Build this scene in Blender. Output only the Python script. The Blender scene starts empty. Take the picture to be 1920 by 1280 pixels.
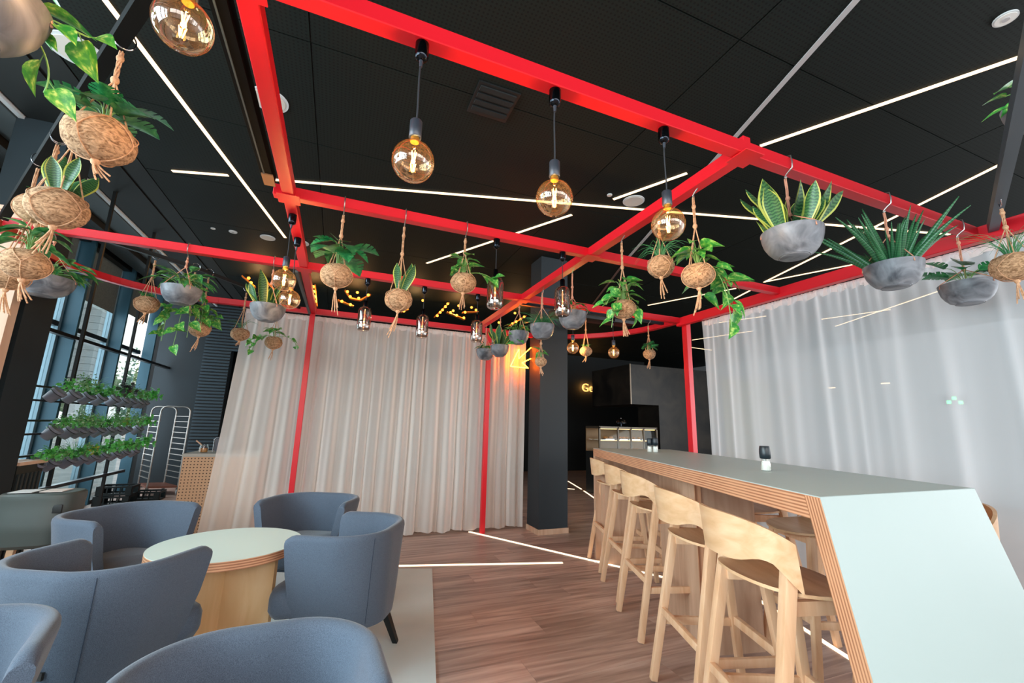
import bpy, bmesh, math, random
from mathutils import Vector, Matrix, noise
PI = math.pi
S = bpy.context.scene
COL = S.collection
rnd = random.Random(7)

# ------------------------------------------------------------------ camera, world, light, exposure
cam_d = bpy.data.cameras.new('camera'); cam = bpy.data.objects.new('camera', cam_d); COL.objects.link(cam)
yaw, pitch, roll = 0.381714738, 0.197750059, 0.0254027674
cy, sy, cp, sp = math.cos(yaw), math.sin(yaw), math.cos(pitch), math.sin(pitch)
f = Vector((sy*cp, cy*cp, sp)); r = Vector((cy, -sy, 0)); u = r.cross(f)
r2 = math.cos(roll)*r + math.sin(roll)*u; u2 = -math.sin(roll)*r + math.cos(roll)*u
M = Matrix((r2, u2, -f)).transposed().to_4x4(); M.translation = Vector((0, 0, 1.25))
cam.matrix_world = M
cam_d.sensor_width = 36; cam_d.lens = 794.9576*36/1920; cam_d.clip_start = 0.05; cam_d.clip_end = 300
S.camera = cam

W = bpy.data.worlds.new('overcast'); S.world = W; W.use_nodes = True
nt = W.node_tree; bg = nt.nodes['Background']; bg.inputs[1].default_value = .80
tc = nt.nodes.new('ShaderNodeTexCoord'); nz = nt.nodes.new('ShaderNodeTexNoise'); nz.inputs['Scale'].default_value = 3; nz.inputs['Detail'].default_value = 5
rp = nt.nodes.new('ShaderNodeValToRGB'); rp.color_ramp.elements[0].position = .35; rp.color_ramp.elements[1].position = .7
rp.color_ramp.elements[0].color = (.55, .62, .68, 1); rp.color_ramp.elements[1].color = (.92, .90, .88, 1)
nt.links.new(tc.outputs['Generated'], nz.inputs['Vector']); nt.links.new(nz.outputs['Fac'], rp.inputs[0]); nt.links.new(rp.outputs[0], bg.inputs[0])

def area(name, loc, rot, sx, sy, power, col):
    d = bpy.data.lights.new(name, 'AREA'); d.shape = 'RECTANGLE'; d.size = sx; d.size_y = sy; d.energy = power; d.color = col
    o = bpy.data.objects.new(name, d); COL.objects.link(o); o.location = loc; o.rotation_euler = rot; return o
# daylight through the glazing behind the camera and along the left-hand front of the room, plus added fill lamps
area('daylight_back_fill', (.5, -4.1, 2.7), (PI/2-.25, 0, 0), 8.0, 1.5, 98, (1.0, .965, .93))  # rear daylight set high and tilted down as added fill for level surfaces
area('daylight_front', (-3.5, 0.3, 2.3), (PI/2, .25, -PI/2), 6.2, 2.2, 360, (.80, .92, 1.0))
area('daylight_front_far', (-3.6, 7.4, 2.0), (PI/2, 0, -PI/2), 5.0, 3.0, 75, (.82, .92, 1.0))
area('fill_right', (11.6, -1.3, 1.9), (PI/2, 0, PI/2), 4.6, 2.9, 150, (.88, .95, 1.0))  # added lamp out of view, brightens the side curtain from behind
area('daylight_back_right', (8.0, -4.1, 1.9), (PI/2, 0, 0), 5.5, 2.9, 150, (.86, .95, 1.0))

S.view_settings.view_transform = 'Standard'; S.view_settings.look = 'None'
S.view_settings.exposure = 1.3; S.view_settings.gamma = 1; S.view_settings.use_curve_mapping = False
try:
    S.cycles.max_bounces = 10; S.cycles.transparent_max_bounces = 24; S.cycles.diffuse_bounces = 4; S.cycles.glossy_bounces = 4; S.cycles.sample_clamp_indirect = 4.0
    S.cycles.caustics_reflective = False; S.cycles.caustics_refractive = False
except Exception: pass

# ------------------------------------------------------------------ materials
def lin(c):
    return tuple(((x/255)/12.92 if x/255 <= .04045 else (((x/255)+.055)/1.055)**2.4) for x in c) + (1,)
MATS = {}
def mat(name, c, rough=.6, metal=0, emit=None, es=0, spec=None, sheen=0):
    if name in MATS: return MATS[name]
    m = bpy.data.materials.new(name); m.use_nodes = True; b = m.node_tree.nodes['Principled BSDF']
    b.inputs['Base Color'].default_value = lin(c); b.inputs['Roughness'].default_value = rough; b.inputs['Metallic'].default_value = metal
    if spec is not None: b.inputs['Specular IOR Level'].default_value = spec
    if sheen: b.inputs['Sheen Weight'].default_value = sheen; b.inputs['Sheen Roughness'].default_value = .4
    if emit: b.inputs['Emission Color'].default_value = lin(emit); b.inputs['Emission Strength'].default_value = es
    MATS[name] = m; return m
def nodes(m): return m.node_tree.nodes, m.node_tree.links, m.node_tree.nodes['Principled BSDF']
def mapped(m, scale, coord='Object', rot=(0,0,0), rand=False):
    N, L, b = nodes(m); t = N.new('ShaderNodeTexCoord'); mp = N.new('ShaderNodeMapping'); mp.inputs['Scale'].default_value = scale; mp.inputs['Rotation'].default_value = rot
    if rand:
        oi = N.new('ShaderNodeObjectInfo'); mu = N.new('ShaderNodeMath'); mu.operation = 'MULTIPLY'; mu.inputs[1].default_value = 57.3
        va = N.new('ShaderNodeVectorMath'); va.operation = 'ADD'; L.new(oi.outputs['Random'], mu.inputs[0]); L.new(t.outputs[coord], va.inputs[0]); L.new(mu.outputs[0], va.inputs[1]); L.new(va.outputs[0], mp.inputs['Vector'])
    else: L.new(t.outputs[coord], mp.inputs['Vector'])
    return mp
def noisy(m, c1, c2, scale=(1,1,1), nscale=5, detail=4, lo=.3, hi=.7, bump=0, bd=.01, coord='Object', rand=False, extra=None, dist=0):
    N, L, b = nodes(m); mp = mapped(m, scale, coord, rand=rand)
    n = N.new('ShaderNodeTexNoise'); n.inputs['Scale'].default_value = nscale; n.inputs['Detail'].default_value = detail; n.inputs['Distortion'].default_value = dist
    L.new(mp.outputs[0], n.inputs['Vector']); rr = N.new('ShaderNodeValToRGB'); e = rr.color_ramp.elements
    e[0].position = lo; e[0].color = lin(c1); e[1].position = hi; e[1].color = lin(c2)
    if extra:
        x = e.new(extra[0]); x.color = lin(extra[1])
    L.new(n.outputs['Fac'], rr.inputs[0]); L.new(rr.outputs[0], b.inputs['Base Color'])
    if bump:
        bp = N.new('ShaderNodeBump'); bp.inputs['Strength'].default_value = bump; bp.inputs['Distance'].default_value = bd
        L.new(n.outputs['Fac'], bp.inputs['Height']); L.new(bp.outputs[0], b.inputs['Normal'])
    return m

M_red = mat('red_paint', (214, 20, 36), .38)
M_black = mat('black_paint', (14, 17, 18), .5)
M_dark = mat('dark_wall', (13, 17, 18), .75)
M_darkblue = noisy(mat('slate_wall', (30, 44, 52), .7), (15, 29, 35), (22, 38, 45), nscale=2)
M_slate = mat('slate_pillar', (20, 29, 35), .6)
M_slat = mat('slate_slat', (44, 62, 72), .5)
M_teal = mat('teal_fin', (44, 86, 104), .5)
M_frame = mat('window_frame_grey', (120, 150, 165), .4)
M_whitetrim = mat('white_trim', (205, 210, 212), .5)
M_greyband = mat('grey_band', (70, 80, 82), .6)
M_chrome = mat('chrome', (200, 200, 205), .15, 1)
M_darkchrome = mat('dark_chrome', (45, 48, 54), .12, 1)
M_steel = mat('trolley_steel', (170, 165, 160), .3, .9)
M_gunmetal = mat('socket_metal', (62, 68, 78), .35, .4)
M_cable = mat('cable_black', (38, 42, 48), .5)
M_led = mat('led_warm', (255, 228, 190), .5, emit=(255, 216, 168), es=.85)
M_ledf = mat('led_floor', (255, 240, 215), .5, emit=(255, 226, 190), es=.75)
M_ledoff = mat('led_off', (178, 176, 178), .5)
M_ledrose = mat('strip_rose', (120, 92, 84), .5)
M_speaker = mat('speaker_grille', (205, 200, 192), .6)
M_rug = noisy(mat('platform_lino', (170, 182, 180), .55), (208, 218, 217), (217, 226, 225), nscale=3)
M_lam = mat('green_laminate', (176, 192, 189), .42)
M_lamt = mat('green_laminate_table', (206, 221, 212), .45)
M_white = mat('white_plastic', (225, 225, 222), .5)
M_glassjar = None
M_blackplastic = mat('black_plastic', (16, 26, 28), .4)
M_greytub = mat('grey_shell', (66, 73, 70), .45)
M_pot = mat('herb_pot_grey', (122, 124, 138), .5)
M_soil = noisy(mat('soil', (40, 28, 20), .95), (25, 18, 12), (60, 44, 30), nscale=60)
M_rubber = mat('castor_grey', (150, 155, 158), .5)
M_brownboard = mat('trolley_base', (110, 62, 45), .5)
M_neon = mat('neon_orange', (255, 170, 60), .4, emit=(255, 104, 14), es=46)
M_fil = mat('filament', (255, 190, 90), .4, emit=(255, 200, 120), es=5)
M_bulbglow = mat('marquee_glow', (255, 160, 50), .4, emit=(255, 150, 50), es=1.6)
M_brass = mat('marquee_plate', (190, 110, 25), .4, .3)
M_case = mat('case_frame', (90, 80, 68), .4, .5)
M_caselight = mat('case_light', (255, 205, 130), .4, emit=(255, 205, 130), es=.8)
M_bread = noisy(mat('bread', (200, 130, 60), .7), (160, 90, 35), (225, 160, 90), nscale=20)
M_salt = mat('salt_white', (235, 232, 226), .8)
M_grind = mat('grinder_cap', (22, 34, 42), .35)
M_paper = mat('paper', (215, 215, 212), .7)
M_blind = noisy(mat('roller_blind', (98, 108, 108), .9), (90, 100, 100), (104, 114, 112), nscale=40)
M_asphalt = noisy(mat('asphalt', (150, 156, 156), .9), (140, 146, 146), (168, 172, 170), nscale=3)
M_brickp = mat('pylon_panel', (150, 158, 160), .6)
M_foliage = noisy(mat('outdoor_leaf', (95, 130, 80), .8), (70, 110, 62), (150, 175, 130), nscale=6)

# ceiling tiles with a punched hole pattern (25 mm pitch)
M_ceil = mat('perforated_black', (24, 29, 27), .65)
N, L, b = nodes(M_ceil)
t = N.new('ShaderNodeTexCoord'); vm = N.new('ShaderNodeVectorMath'); vm.operation = 'MULTIPLY'; vm.inputs[1].default_value = (40, 40, 0)
L.new(t.outputs['Object'], vm.inputs[0]); fr = N.new('ShaderNodeVectorMath'); fr.operation = 'FRACTION'; L.new(vm.outputs[0], fr.inputs[0])
sb = N.new('ShaderNodeVectorMath'); sb.operation = 'SUBTRACT'; sb.inputs[1].default_value = (.5, .5, 0); L.new(fr.outputs[0], sb.inputs[0])
ln = N.new('ShaderNodeVectorMath'); ln.operation = 'LENGTH'; L.new(sb.outputs[0], ln.inputs[0])
lt = N.new('ShaderNodeMath'); lt.operation = 'LESS_THAN'; lt.inputs[1].default_value = .25; L.new(ln.outputs['Value'], lt.inputs[0])
mx = N.new('ShaderNodeMix'); mx.data_type = 'RGBA'; mx.inputs['A'].default_value = lin((16, 24, 21)); mx.inputs['B'].default_value = lin((2, 3, 3)); L.new(lt.outputs[0], mx.inputs['Factor']); L.new(mx.outputs['Result'], b.inputs['Base Color'])
b.inputs['Specular IOR Level'].default_value = .25
M_ceilp = mat('ceiling_plain', (15, 22, 22), .7)

# wood
def wood(name, c1, c2, c3, sc, ns=2.2, rough=.5, rand=True, bump=.03):
    m = noisy(mat(name, c2, rough), c1, c3, scale=sc, nscale=ns, detail=6, lo=.25, hi=.75, coord='Object', rand=rand, extra=(.5, c2), dist=.6, bump=bump, bd=.003); return m
M_plank = wood('floor_plank', (128, 102, 93), (180, 150, 137), (212, 186, 173), (1.1, 14, 14), ns=1.6, rough=.38)
# each plank a slightly different tone
N, L, b = nodes(M_plank); oi = N.new('ShaderNodeObjectInfo'); mr = N.new('ShaderNodeMapRange'); mr.inputs['To Min'].default_value = .80; mr.inputs['To Max'].default_value = 1.14
L.new(oi.outputs['Random'], mr.inputs['Value']); hs = N.new('ShaderNodeHueSaturation'); L.new(mr.outputs[0], hs.inputs['Value'])
src = b.inputs['Base Color'].links[0].from_socket; L.new(src, hs.inputs['Color']); L.new(hs.outputs[0], b.inputs['Base Color'])
M_beech = wood('stool_ash', (208, 160, 120), (224, 180, 142), (234, 196, 162), (10, 10, 1.2), ns=2.5, rough=.42)
M_ply = wood('stool_plywood', (202, 156, 112), (217, 175, 134), (227, 191, 153), (2.0, 12, 12), ns=2.0, rough=.4)
M_panel = wood('bar_panel_veneer', (176, 136, 108), (196, 157, 129), (208, 172, 146), (9, 9, 1.3), ns=1.8, rough=.5)
M_tableply = wood('table_panel_birch', (206, 164, 116), (219, 181, 136), (228, 195, 154), (6, 6, 1.5), ns=1.6, rough=.45)
M_oak = wood('oak_case', (212, 168, 138), (224, 184, 156), (232, 198, 172), (7, 7, .8), ns=2, rough=.5)
M_perf = mat('perforated_ply', (222, 180, 142), .5)
def dots(m, c, hole, pitch, rad):
    N, L, b = nodes(m); t = N.new('ShaderNodeTexCoord'); sx = N.new('ShaderNodeSeparateXYZ'); L.new(t.outputs['Object'], sx.inputs[0])
    outs = []
    for ax in ('X', 'Z'):
        a = N.new('ShaderNodeMath'); a.operation = 'MULTIPLY'; a.inputs[1].default_value = 1/pitch; L.new(sx.outputs[ax], a.inputs[0])
        g = N.new('ShaderNodeMath'); g.operation = 'FRACT'; L.new(a.outputs[0], g.inputs[0])
        h = N.new('ShaderNodeMath'); h.operation = 'SUBTRACT'; h.inputs[1].default_value = .5; L.new(g.outputs[0], h.inputs[0])
        p = N.new('ShaderNodeMath'); p.operation = 'MULTIPLY'; L.new(h.outputs[0], p.inputs[0]); L.new(h.outputs[0], p.inputs[1]); outs.append(p)
    s = N.new('ShaderNodeMath'); s.operation = 'ADD'; L.new(outs[0].outputs[0], s.inputs[0]); L.new(outs[1].outputs[0], s.inputs[1])
    q = N.new('ShaderNodeMath'); q.operation = 'LESS_THAN'; q.inputs[1].default_value = rad*rad; L.new(s.outputs[0], q.inputs[0])
    mx = N.new('ShaderNodeMix'); mx.data_type = 'RGBA'; mx.inputs['A'].default_value = lin(c); mx.inputs['B'].default_value = lin(hole); L.new(q.outputs[0], mx.inputs['Factor']); L.new(mx.outputs['Result'], b.inputs['Base Color'])
dots(M_perf, (224, 182, 144), (90, 60, 42), .032, .2)
M_tubmesh = mat('radiator_mesh', (40, 48, 50), .5)
# plywood edge with thin layers across the thickness; 'coord' picks the axis
def plyedge(name, axis, pitch=.0058, rot=(0,0,0)):
    m = mat(name, (196, 136, 98), .5); N, L, b = nodes(m); mp = mapped(m, (1,1,1), rot=rot); sx = N.new('ShaderNodeSeparateXYZ'); L.new(mp.outputs[0], sx.inputs[0])
    nz = N.new('ShaderNodeTexNoise'); nz.inputs['Scale'].default_value = 6; L.new(mp.outputs[0], nz.inputs['Vector'])
    a = N.new('ShaderNodeMath'); a.operation = 'MULTIPLY'; a.inputs[1].default_value = 1/pitch; L.new(sx.outputs[axis], a.inputs[0])
    f = N.new('ShaderNodeMath'); f.operation = 'PINGPONG'; f.inputs[1].default_value = 1; L.new(a.outputs[0], f.inputs[0])
    ad = N.new('ShaderNodeMath'); ad.operation = 'MULTIPLY_ADD'; ad.inputs[1].default_value = .5; L.new(nz.outputs['Fac'], ad.inputs[0]); L.new(f.outputs[0], ad.inputs[2])
    rr = N.new('ShaderNodeValToRGB'); e = rr.color_ramp.elements; e[0].position = .3; e[0].color = lin((150, 92, 62)); e[1].position = 1.0; e[1].color = lin((214, 160, 122))
    L.new(ad.outputs[0], rr.inputs[0]); L.new(rr.outputs[0], b.inputs['Base Color']); return m
M_edgeZ = plyedge('ply_edge_top', 'Z')
M_edgeEnd = plyedge('ply_edge_end', 'Z', rot=(-1.334, 0, 0))
M_edgeY = plyedge('ply_edge_panel', 'Y')

# fabric
M_fab = mat('blue_grey_fabric', (82, 100, 122), .9, sheen=.25)
noisy(M_fab, (64, 75, 90), (92, 104, 121), scale=(1,1,1), nscale=620, detail=2, lo=.35, hi=.65, bump=.35, bd=.002)
M_seam = mat('seam_thread', (48, 60, 78), .9)
M_legblack = mat('chair_leg_black', (14, 18, 20), .4)
# sheer curtain
def sheer(name, c, opacity, trans):
    m = bpy.data.materials.new(name); m.use_nodes = True; N, L = m.node_tree.nodes, m.node_tree.links
    for n in list(N): N.remove(n)
    o = N.new('ShaderNodeOutputMaterial'); tr = N.new('ShaderNodeBsdfTransparent'); d = N.new('ShaderNodeBsdfDiffuse'); tl = N.new('ShaderNodeBsdfTranslucent')
    d.inputs[0].default_value = lin(c); tl.inputs[0].default_value = lin(c)
    m1 = N.new('ShaderNodeMixShader'); m1.inputs[0].default_value = trans; m2 = N.new('ShaderNodeMixShader'); m2.inputs[0].default_value = opacity
    lw = N.new('ShaderNodeLayerWeight'); lw.inputs[0].default_value = .58; mr = N.new('ShaderNodeMapRange'); mr.inputs['To Min'].default_value = opacity; mr.inputs['To Max'].default_value = 1.0
    L.new(lw.outputs['Facing'], mr.inputs['Value']); L.new(mr.outputs[0], m2.inputs[0])
    L.new(d.outputs[0], m1.inputs[1]); L.new(tl.outputs[0], m1.inputs[2]); L.new(tr.outputs[0], m2.inputs[1]); L.new(m1.outputs[0], m2.inputs[2]); L.new(m2.outputs[0], o.inputs[0])
    MATS[name] = m; return m
M_sheerL = sheer('sheer_cloth_back', (255, 247, 241), .54, .20)
M_sheerR = sheer('sheer_cloth_side', (232, 235, 238), .55, .45)
M_tape = sheer('heading_tape', (236, 228, 224), .9, .3)
# thin glass: tinted transparency with a mirror coat
def thin(name, tint, lo, hi, glow=None, haze=0):
    m = bpy.data.materials.new(name); m.use_nodes = True; N, L = m.node_tree.nodes, m.node_tree.links
    for n in list(N): N.remove(n)
    o = N.new('ShaderNodeOutputMaterial'); tr = N.new('ShaderNodeBsdfTransparent'); tr.inputs[0].default_value = tint + (1,); g = N.new('ShaderNodeBsdfGlossy'); g.inputs['Roughness'].default_value = .0
    g.inputs[0].default_value = (1, .95, .9, 1)
    lw = N.new('ShaderNodeLayerWeight'); lw.inputs[0].default_value = .35; mr = N.new('ShaderNodeMapRange'); mr.inputs['To Min'].default_value = lo; mr.inputs['To Max'].default_value = hi
    L.new(lw.outputs['Facing'], mr.inputs['Value']); mx = N.new('ShaderNodeMixShader'); L.new(mr.outputs[0], mx.inputs[0]); L.new(tr.outputs[0], mx.inputs[1]); L.new(g.outputs[0], mx.inputs[2]); last = mx
    if haze:
        tl = N.new('ShaderNodeBsdfTranslucent'); tl.inputs[0].default_value = lin(glow); m3 = N.new('ShaderNodeMixShader'); m3.inputs[0].default_value = haze; L.new(mx.outputs[0], m3.inputs[1]); L.new(tl.outputs[0], m3.inputs[2]); last = m3
    L.new(last.outputs[0], o.inputs[0])
    MATS[name] = m; return m
M_amber = thin('amber_glass', (.97, .83, .62), .07, .55, (255, 190, 110), .004)
M_smoke = thin('smoke_glass', (.42, .34, .31), .22, .75, (255, 190, 160), .01)
M_clear = thin('clear_glass', (.93, .96, .95), .04, .5)
M_pane = thin('window_pane', (.90, .95, .95), .03, .3)
# coir, jute, concrete bowl, leaves
M_coir = mat('coconut_fibre', (160, 118, 80), .95)
noisy(M_coir, (124, 88, 58), (206, 164, 126), scale=(1,1,2.2), nscale=55, detail=8, lo=.34, hi=.60, bump=1.0, bd=.005, dist=1.2, rand=True)
M_jute = mat('jute_cord', (205, 158, 122), .9); noisy(M_jute, (176, 128, 92), (220, 176, 140), nscale=90, bump=.4, bd=.002)
M_leather = mat('leather_cord', (214, 150, 122), .7)
M_bowl = mat('stone_bowl', (104, 108, 116), .45)
noisy(M_bowl, (72, 76, 84), (146, 149, 156), nscale=9, detail=7, lo=.32, hi=.72, dist=1.4, rand=True)
def leafmat(name, c1, c2, c3, mode='spots', rough=.35):
    m = mat(name, c1, rough); N, L, b = nodes(m); mp = mapped(m, (1,1,1), coord='UV', rand=True)
    n = N.new('ShaderNodeTexNoise'); n.inputs['Scale'].default_value = 4.5 if mode == 'spots' else 3; n.inputs['Detail'].default_value = 3; L.new(mp.outputs[0], n.inputs['Vector'])
    rr = N.new('ShaderNodeValToRGB'); e = rr.color_ramp.elements; e[0].position = .42; e[0].color = lin(c1); e[1].position = .66; e[1].color = lin(c3); x = e.new(.56); x.color = lin(c2)
    L.new(n.outputs['Fac'], rr.inputs[0])
    if mode == 'margin':
        t = N.new('ShaderNodeTexCoord'); sx = N.new('ShaderNodeSeparateXYZ'); L.new(t.outputs['UV'], sx.inputs[0])
        w = N.new('ShaderNodeTexWave'); w.bands_direction = 'Y'; w.inputs['Scale'].default_value = 5; w.inputs['Distortion'].default_value = 5; w.inputs['Detail'].default_value = 2; L.new(t.outputs['UV'], w.inputs['Vector'])
        r3 = N.new('ShaderNodeValToRGB'); r3.color_ramp.elements[0].color = lin(c1); r3.color_ramp.elements[1].color = lin(c2); L.new(w.outputs['Fac'], r3.inputs[0])
        a = N.new('ShaderNodeMath'); a.operation = 'SUBTRACT'; a.inputs[1].default_value = .5; L.new(sx.outputs['X'], a.inputs[0]); ab = N.new('ShaderNodeMath'); ab.operation = 'ABSOLUTE'; L.new(a.outputs[0], ab.inputs[0])
        g = N.new('ShaderNodeMath'); g.operation = 'GREATER_THAN'; g.inputs[1].default_value = .415; L.new(ab.outputs[0], g.inputs[0])
        mx = N.new('ShaderNodeMix'); mx.data_type = 'RGBA'; L.new(g.outputs[0], mx.inputs['Factor']); L.new(r3.outputs[0], mx.inputs['A']); mx.inputs['B'].default_value = lin(c3); L.new(mx.outputs['Result'], b.inputs['Base Color'])
    elif mode == 'bands':
        t = N.new('ShaderNodeTexCoord'); w = N.new('ShaderNodeTexWave'); w.bands_direction = 'Y'; w.inputs['Scale'].default_value = 8; w.inputs['Distortion'].default_value = 2; L.new(t.outputs['UV'], w.inputs['Vector'])
        r3 = N.new('ShaderNodeValToRGB'); r3.color_ramp.elements[0].color = lin(c1); r3.color_ramp.elements[1].color = lin(c2); L.new(w.outputs['Fac'], r3.inputs[0]); L.new(r3.outputs[0], b.inputs['Base Color'])
    else: L.new(rr.outputs[0], b.inputs['Base Color'])
    b.inputs['Specular IOR Level'].default_value = .5
    return m
L_pothos = leafmat('pothos_leaf', (46, 138, 60), (98, 172, 74), (180, 208, 116))
L_monst = leafmat('monstera_leaf', (34, 118, 70), (56, 142, 84), (84, 160, 94))
L_dark = leafmat('bush_leaf', (36, 108, 58), (66, 138, 70), (134, 174, 96))
L_snake = leafmat('snake_leaf', (24, 74, 46), (74, 122, 72), (186, 196, 92), mode='margin')
L_cyl = leafmat('spear_leaf', (26, 82, 50), (62, 122, 78), (90, 150, 100), mode='bands')
L_grass = mat('grass_blade', (60, 128, 76), .5)
L_grassl = mat('sprig_green', (60, 140, 64), .5)
L_basil = leafmat('basil_leaf', (78, 176, 80), (104, 196, 98), (140, 210, 124))
L_herb = leafmat('herb_leaf', (92, 146, 92), (122, 168, 112), (150, 190, 134))
L_purple = leafmat('purple_leaf', (44, 54, 54), (64, 70, 68), (82, 90, 84))
L_yel = leafmat('yellow_leaf', (120, 150, 50), (176, 170, 60), (200, 180, 70))
M_stem = mat('plant_stem', (118, 164, 88), .5)

# ------------------------------------------------------------------ helpers
def tag(o, label=None, cat=None, group=None, kind=None):
    if label: o['label'] = label
    if cat: o['category'] = cat
    if group: o['group'] = group
    if kind: o['kind'] = kind
    return o
def thing(name, label, cat, loc=(0,0,0), rz=0, group=None):
    o = bpy.data.objects.new(name, None); COL.objects.link(o); o.location = loc; o.rotation_euler = (0, 0, rz); o.empty_display_size = .05
    return tag(o, label, cat, group)
def link(name, me, parent=None, loc=None):
    o = bpy.data.objects.new(name, me); COL.objects.link(o)
    if parent: o.parent = parent
    if loc: o.location = loc
    return o
def mesh(name, V, F, m, smooth=False, uv=None, mi=None):
    me = bpy.data.meshes.new(name); me.from_pydata([tuple(v) for v in V], [], F)
    for x in (m if isinstance(m, (list, tuple)) else [m]): me.materials.append(x)
    if smooth: me.polygons.foreach_set('use_smooth', [True]*len(F))
    if mi: me.polygons.foreach_set('material_index', mi)
    if uv:
        l = me.uv_layers.new(name='UVMap')
        for p in me.polygons:
            for li in p.loop_indices: l.data[li].uv = uv[me.loops[li].vertex_index]
    me.update(); return me
class G:
    """collects shapes into one mesh"""
    def __init__(s): s.V, s.F = [], []
    def add(s, V, F): n = len(s.V); s.V += [Vector(v) for v in V]; s.F += [[i+n for i in f] for f in F]; return s
    def box(s, a, b_, M=None):
        x0, y0, z0 = a; x1, y1, z1 = b_
        V = [Vector(p) for p in ((x0,y0,z0),(x1,y0,z0),(x1,y1,z0),(x0,y1,z0),(x0,y0,z1),(x1,y0,z1),(x1,y1,z1),(x0,y1,z1))]
        if M: V = [M @ v for v in V]
        return s.add(V, [[0,3,2,1],[4,5,6,7],[0,1,5,4],[1,2,6,5],[2,3,7,6],[3,0,4,7]])
    def bar(s, p, q, w, h, up=(0,0,1)):
        p, q = Vector(p), Vector(q); d = (q-p).normalized(); x = d.cross(Vector(up))
        if x.length < 1e-4: x = d.cross(Vector((1,0,0)))
        x.normalize(); y = x.cross(d); V = []
        for c in (p, q):
            for a, b_ in ((-1,-1),(1,-1),(1,1),(-1,1)): V.append(c + x*w/2*a + y*h/2*b_)
        return s.add(V, [[0,1,2,3],[7,6,5,4],[0,4,5,1],[1,5,6,2],[2,6,7,3],[3,7,4,0]])
    def taper(s, p, q, w0, w1, up=(0,1,0)):
        p, q = Vector(p), Vector(q); d = (q-p).normalized(); x = d.cross(Vector(up)).normalized(); y = x.cross(d); V = []
        for c, w in ((p, w0), (q, w1)):
            for a, b_ in ((-1,-1),(1,-1),(1,1),(-1,1)): V.append(c + x*w/2*a + y*w/2*b_)
        return s.add(V, [[0,1,2,3],[7,6,5,4],[0,4,5,1],[1,5,6,2],[2,6,7,3],[3,7,4,0]])
    def tube(s, P, rad, n=8, cap=True):
        P = [Vector(p) for p in P]; k = len(P); V = []; ref = None
        rs = rad if isinstance(rad, (list, tuple)) else [rad]*k
        for i in range(k):
            d = (P[min(i+1,k-1)] - P[max(i-1,0)])
            d = d.normalized() if d.length > 1e-9 else Vector((0,0,1))
            if ref is None: ref = d.orthogonal().normalized()
            x = (ref - d*ref.dot(d)); x = x.normalized() if x.length > 1e-6 else d.orthogonal().normalized(); ref = x; y = d.cross(x)
            for j in range(n):
                a = 2*PI*j/n; V.append(P[i] + (x*math.cos(a) + y*math.sin(a))*rs[i])
        F = [[i*n+j, i*n+(j+1)%n, (i+1)*n+(j+1)%n, (i+1)*n+j] for i in range(k-1) for j in range(n)]
        if cap: F += [list(range(n))[::-1], [(k-1)*n+j for j in range(n)]]
        return s.add(V, F)
    def lathe(s, prof, c=(0,0,0), n=32, M=None, capb=True, capt=True):
        V = []; c = Vector(c)
        for (rr, z) in prof:
            for j in range(n):
                a = 2*PI*j/n; v = Vector((rr*math.cos(a), rr*math.sin(a), z)); v = (M @ v) if M else v; V.append(v + c)
        k = len(prof); F = [[i*n+j, i*n+(j+1)%n, (i+1)*n+(j+1)%n, (i+1)*n+j] for i in range(k-1) for j in range(n)]
        if capb: F.append(list(range(n))[::-1])
        if capt: F.append([(k-1)*n+j for j in range(n)])
        return s.add(V, F)
    def prism(s, pts, z0, z1):
        n = len(pts); V = [(x, y, z0) for x, y in pts] + [(x, y, z1) for x, y in pts]
        return s.add(V, [list(range(n))[::-1], list(range(n, 2*n))] + [[i, (i+1)%n, n+(i+1)%n, n+i] for i in range(n)])
    def sphere(s, c, rr, n=12, sq=1.0):
        prof = [(max(1e-4, rr*math.sin(PI*i/n)), -rr*sq*math.cos(PI*i/n)) for i in range(n+1)]
        return s.lathe(prof, c, n*2)
    def ob(s, name, m, parent=None, smooth=False, loc=None, bevel=0, seg=2):
        me = mesh(name, s.V, s.F, m, smooth)
        if bevel:
            bm = bmesh.new(); bm.from_mesh(me); bmesh.ops.bevel(bm, geom=list(bm.edges), offset=bevel, segments=seg, affect='EDGES', profile=.6, clamp_overlap=True); bm.to_mesh(me); bm.free()
            if seg > 1: me.polygons.foreach_set('use_smooth', [True]*len(me.polygons)); me.set_sharp_from_angle(angle=.9)
        elif smooth:
            me.set_sharp_from_angle(angle=1.0)
        return link(name, me, parent, loc)
def bez(P, n=12):
    P = [Vector(p) for p in P]; out = []
    for i in range(n+1):
        t = i/n; Q = P[:]
        while len(Q) > 1: Q = [Q[j].lerp(Q[j+1], t) for j in range(len(Q)-1)]
        out.append(Q[0])
    return out
def copy_tree(o, parent=None):
    c = o.copy(); COL.objects.link(c); c.parent = parent
    for ch in list(o.children): copy_tree(ch, c)
    return c
def struct(o): o['kind'] = 'structure'; return o

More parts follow.
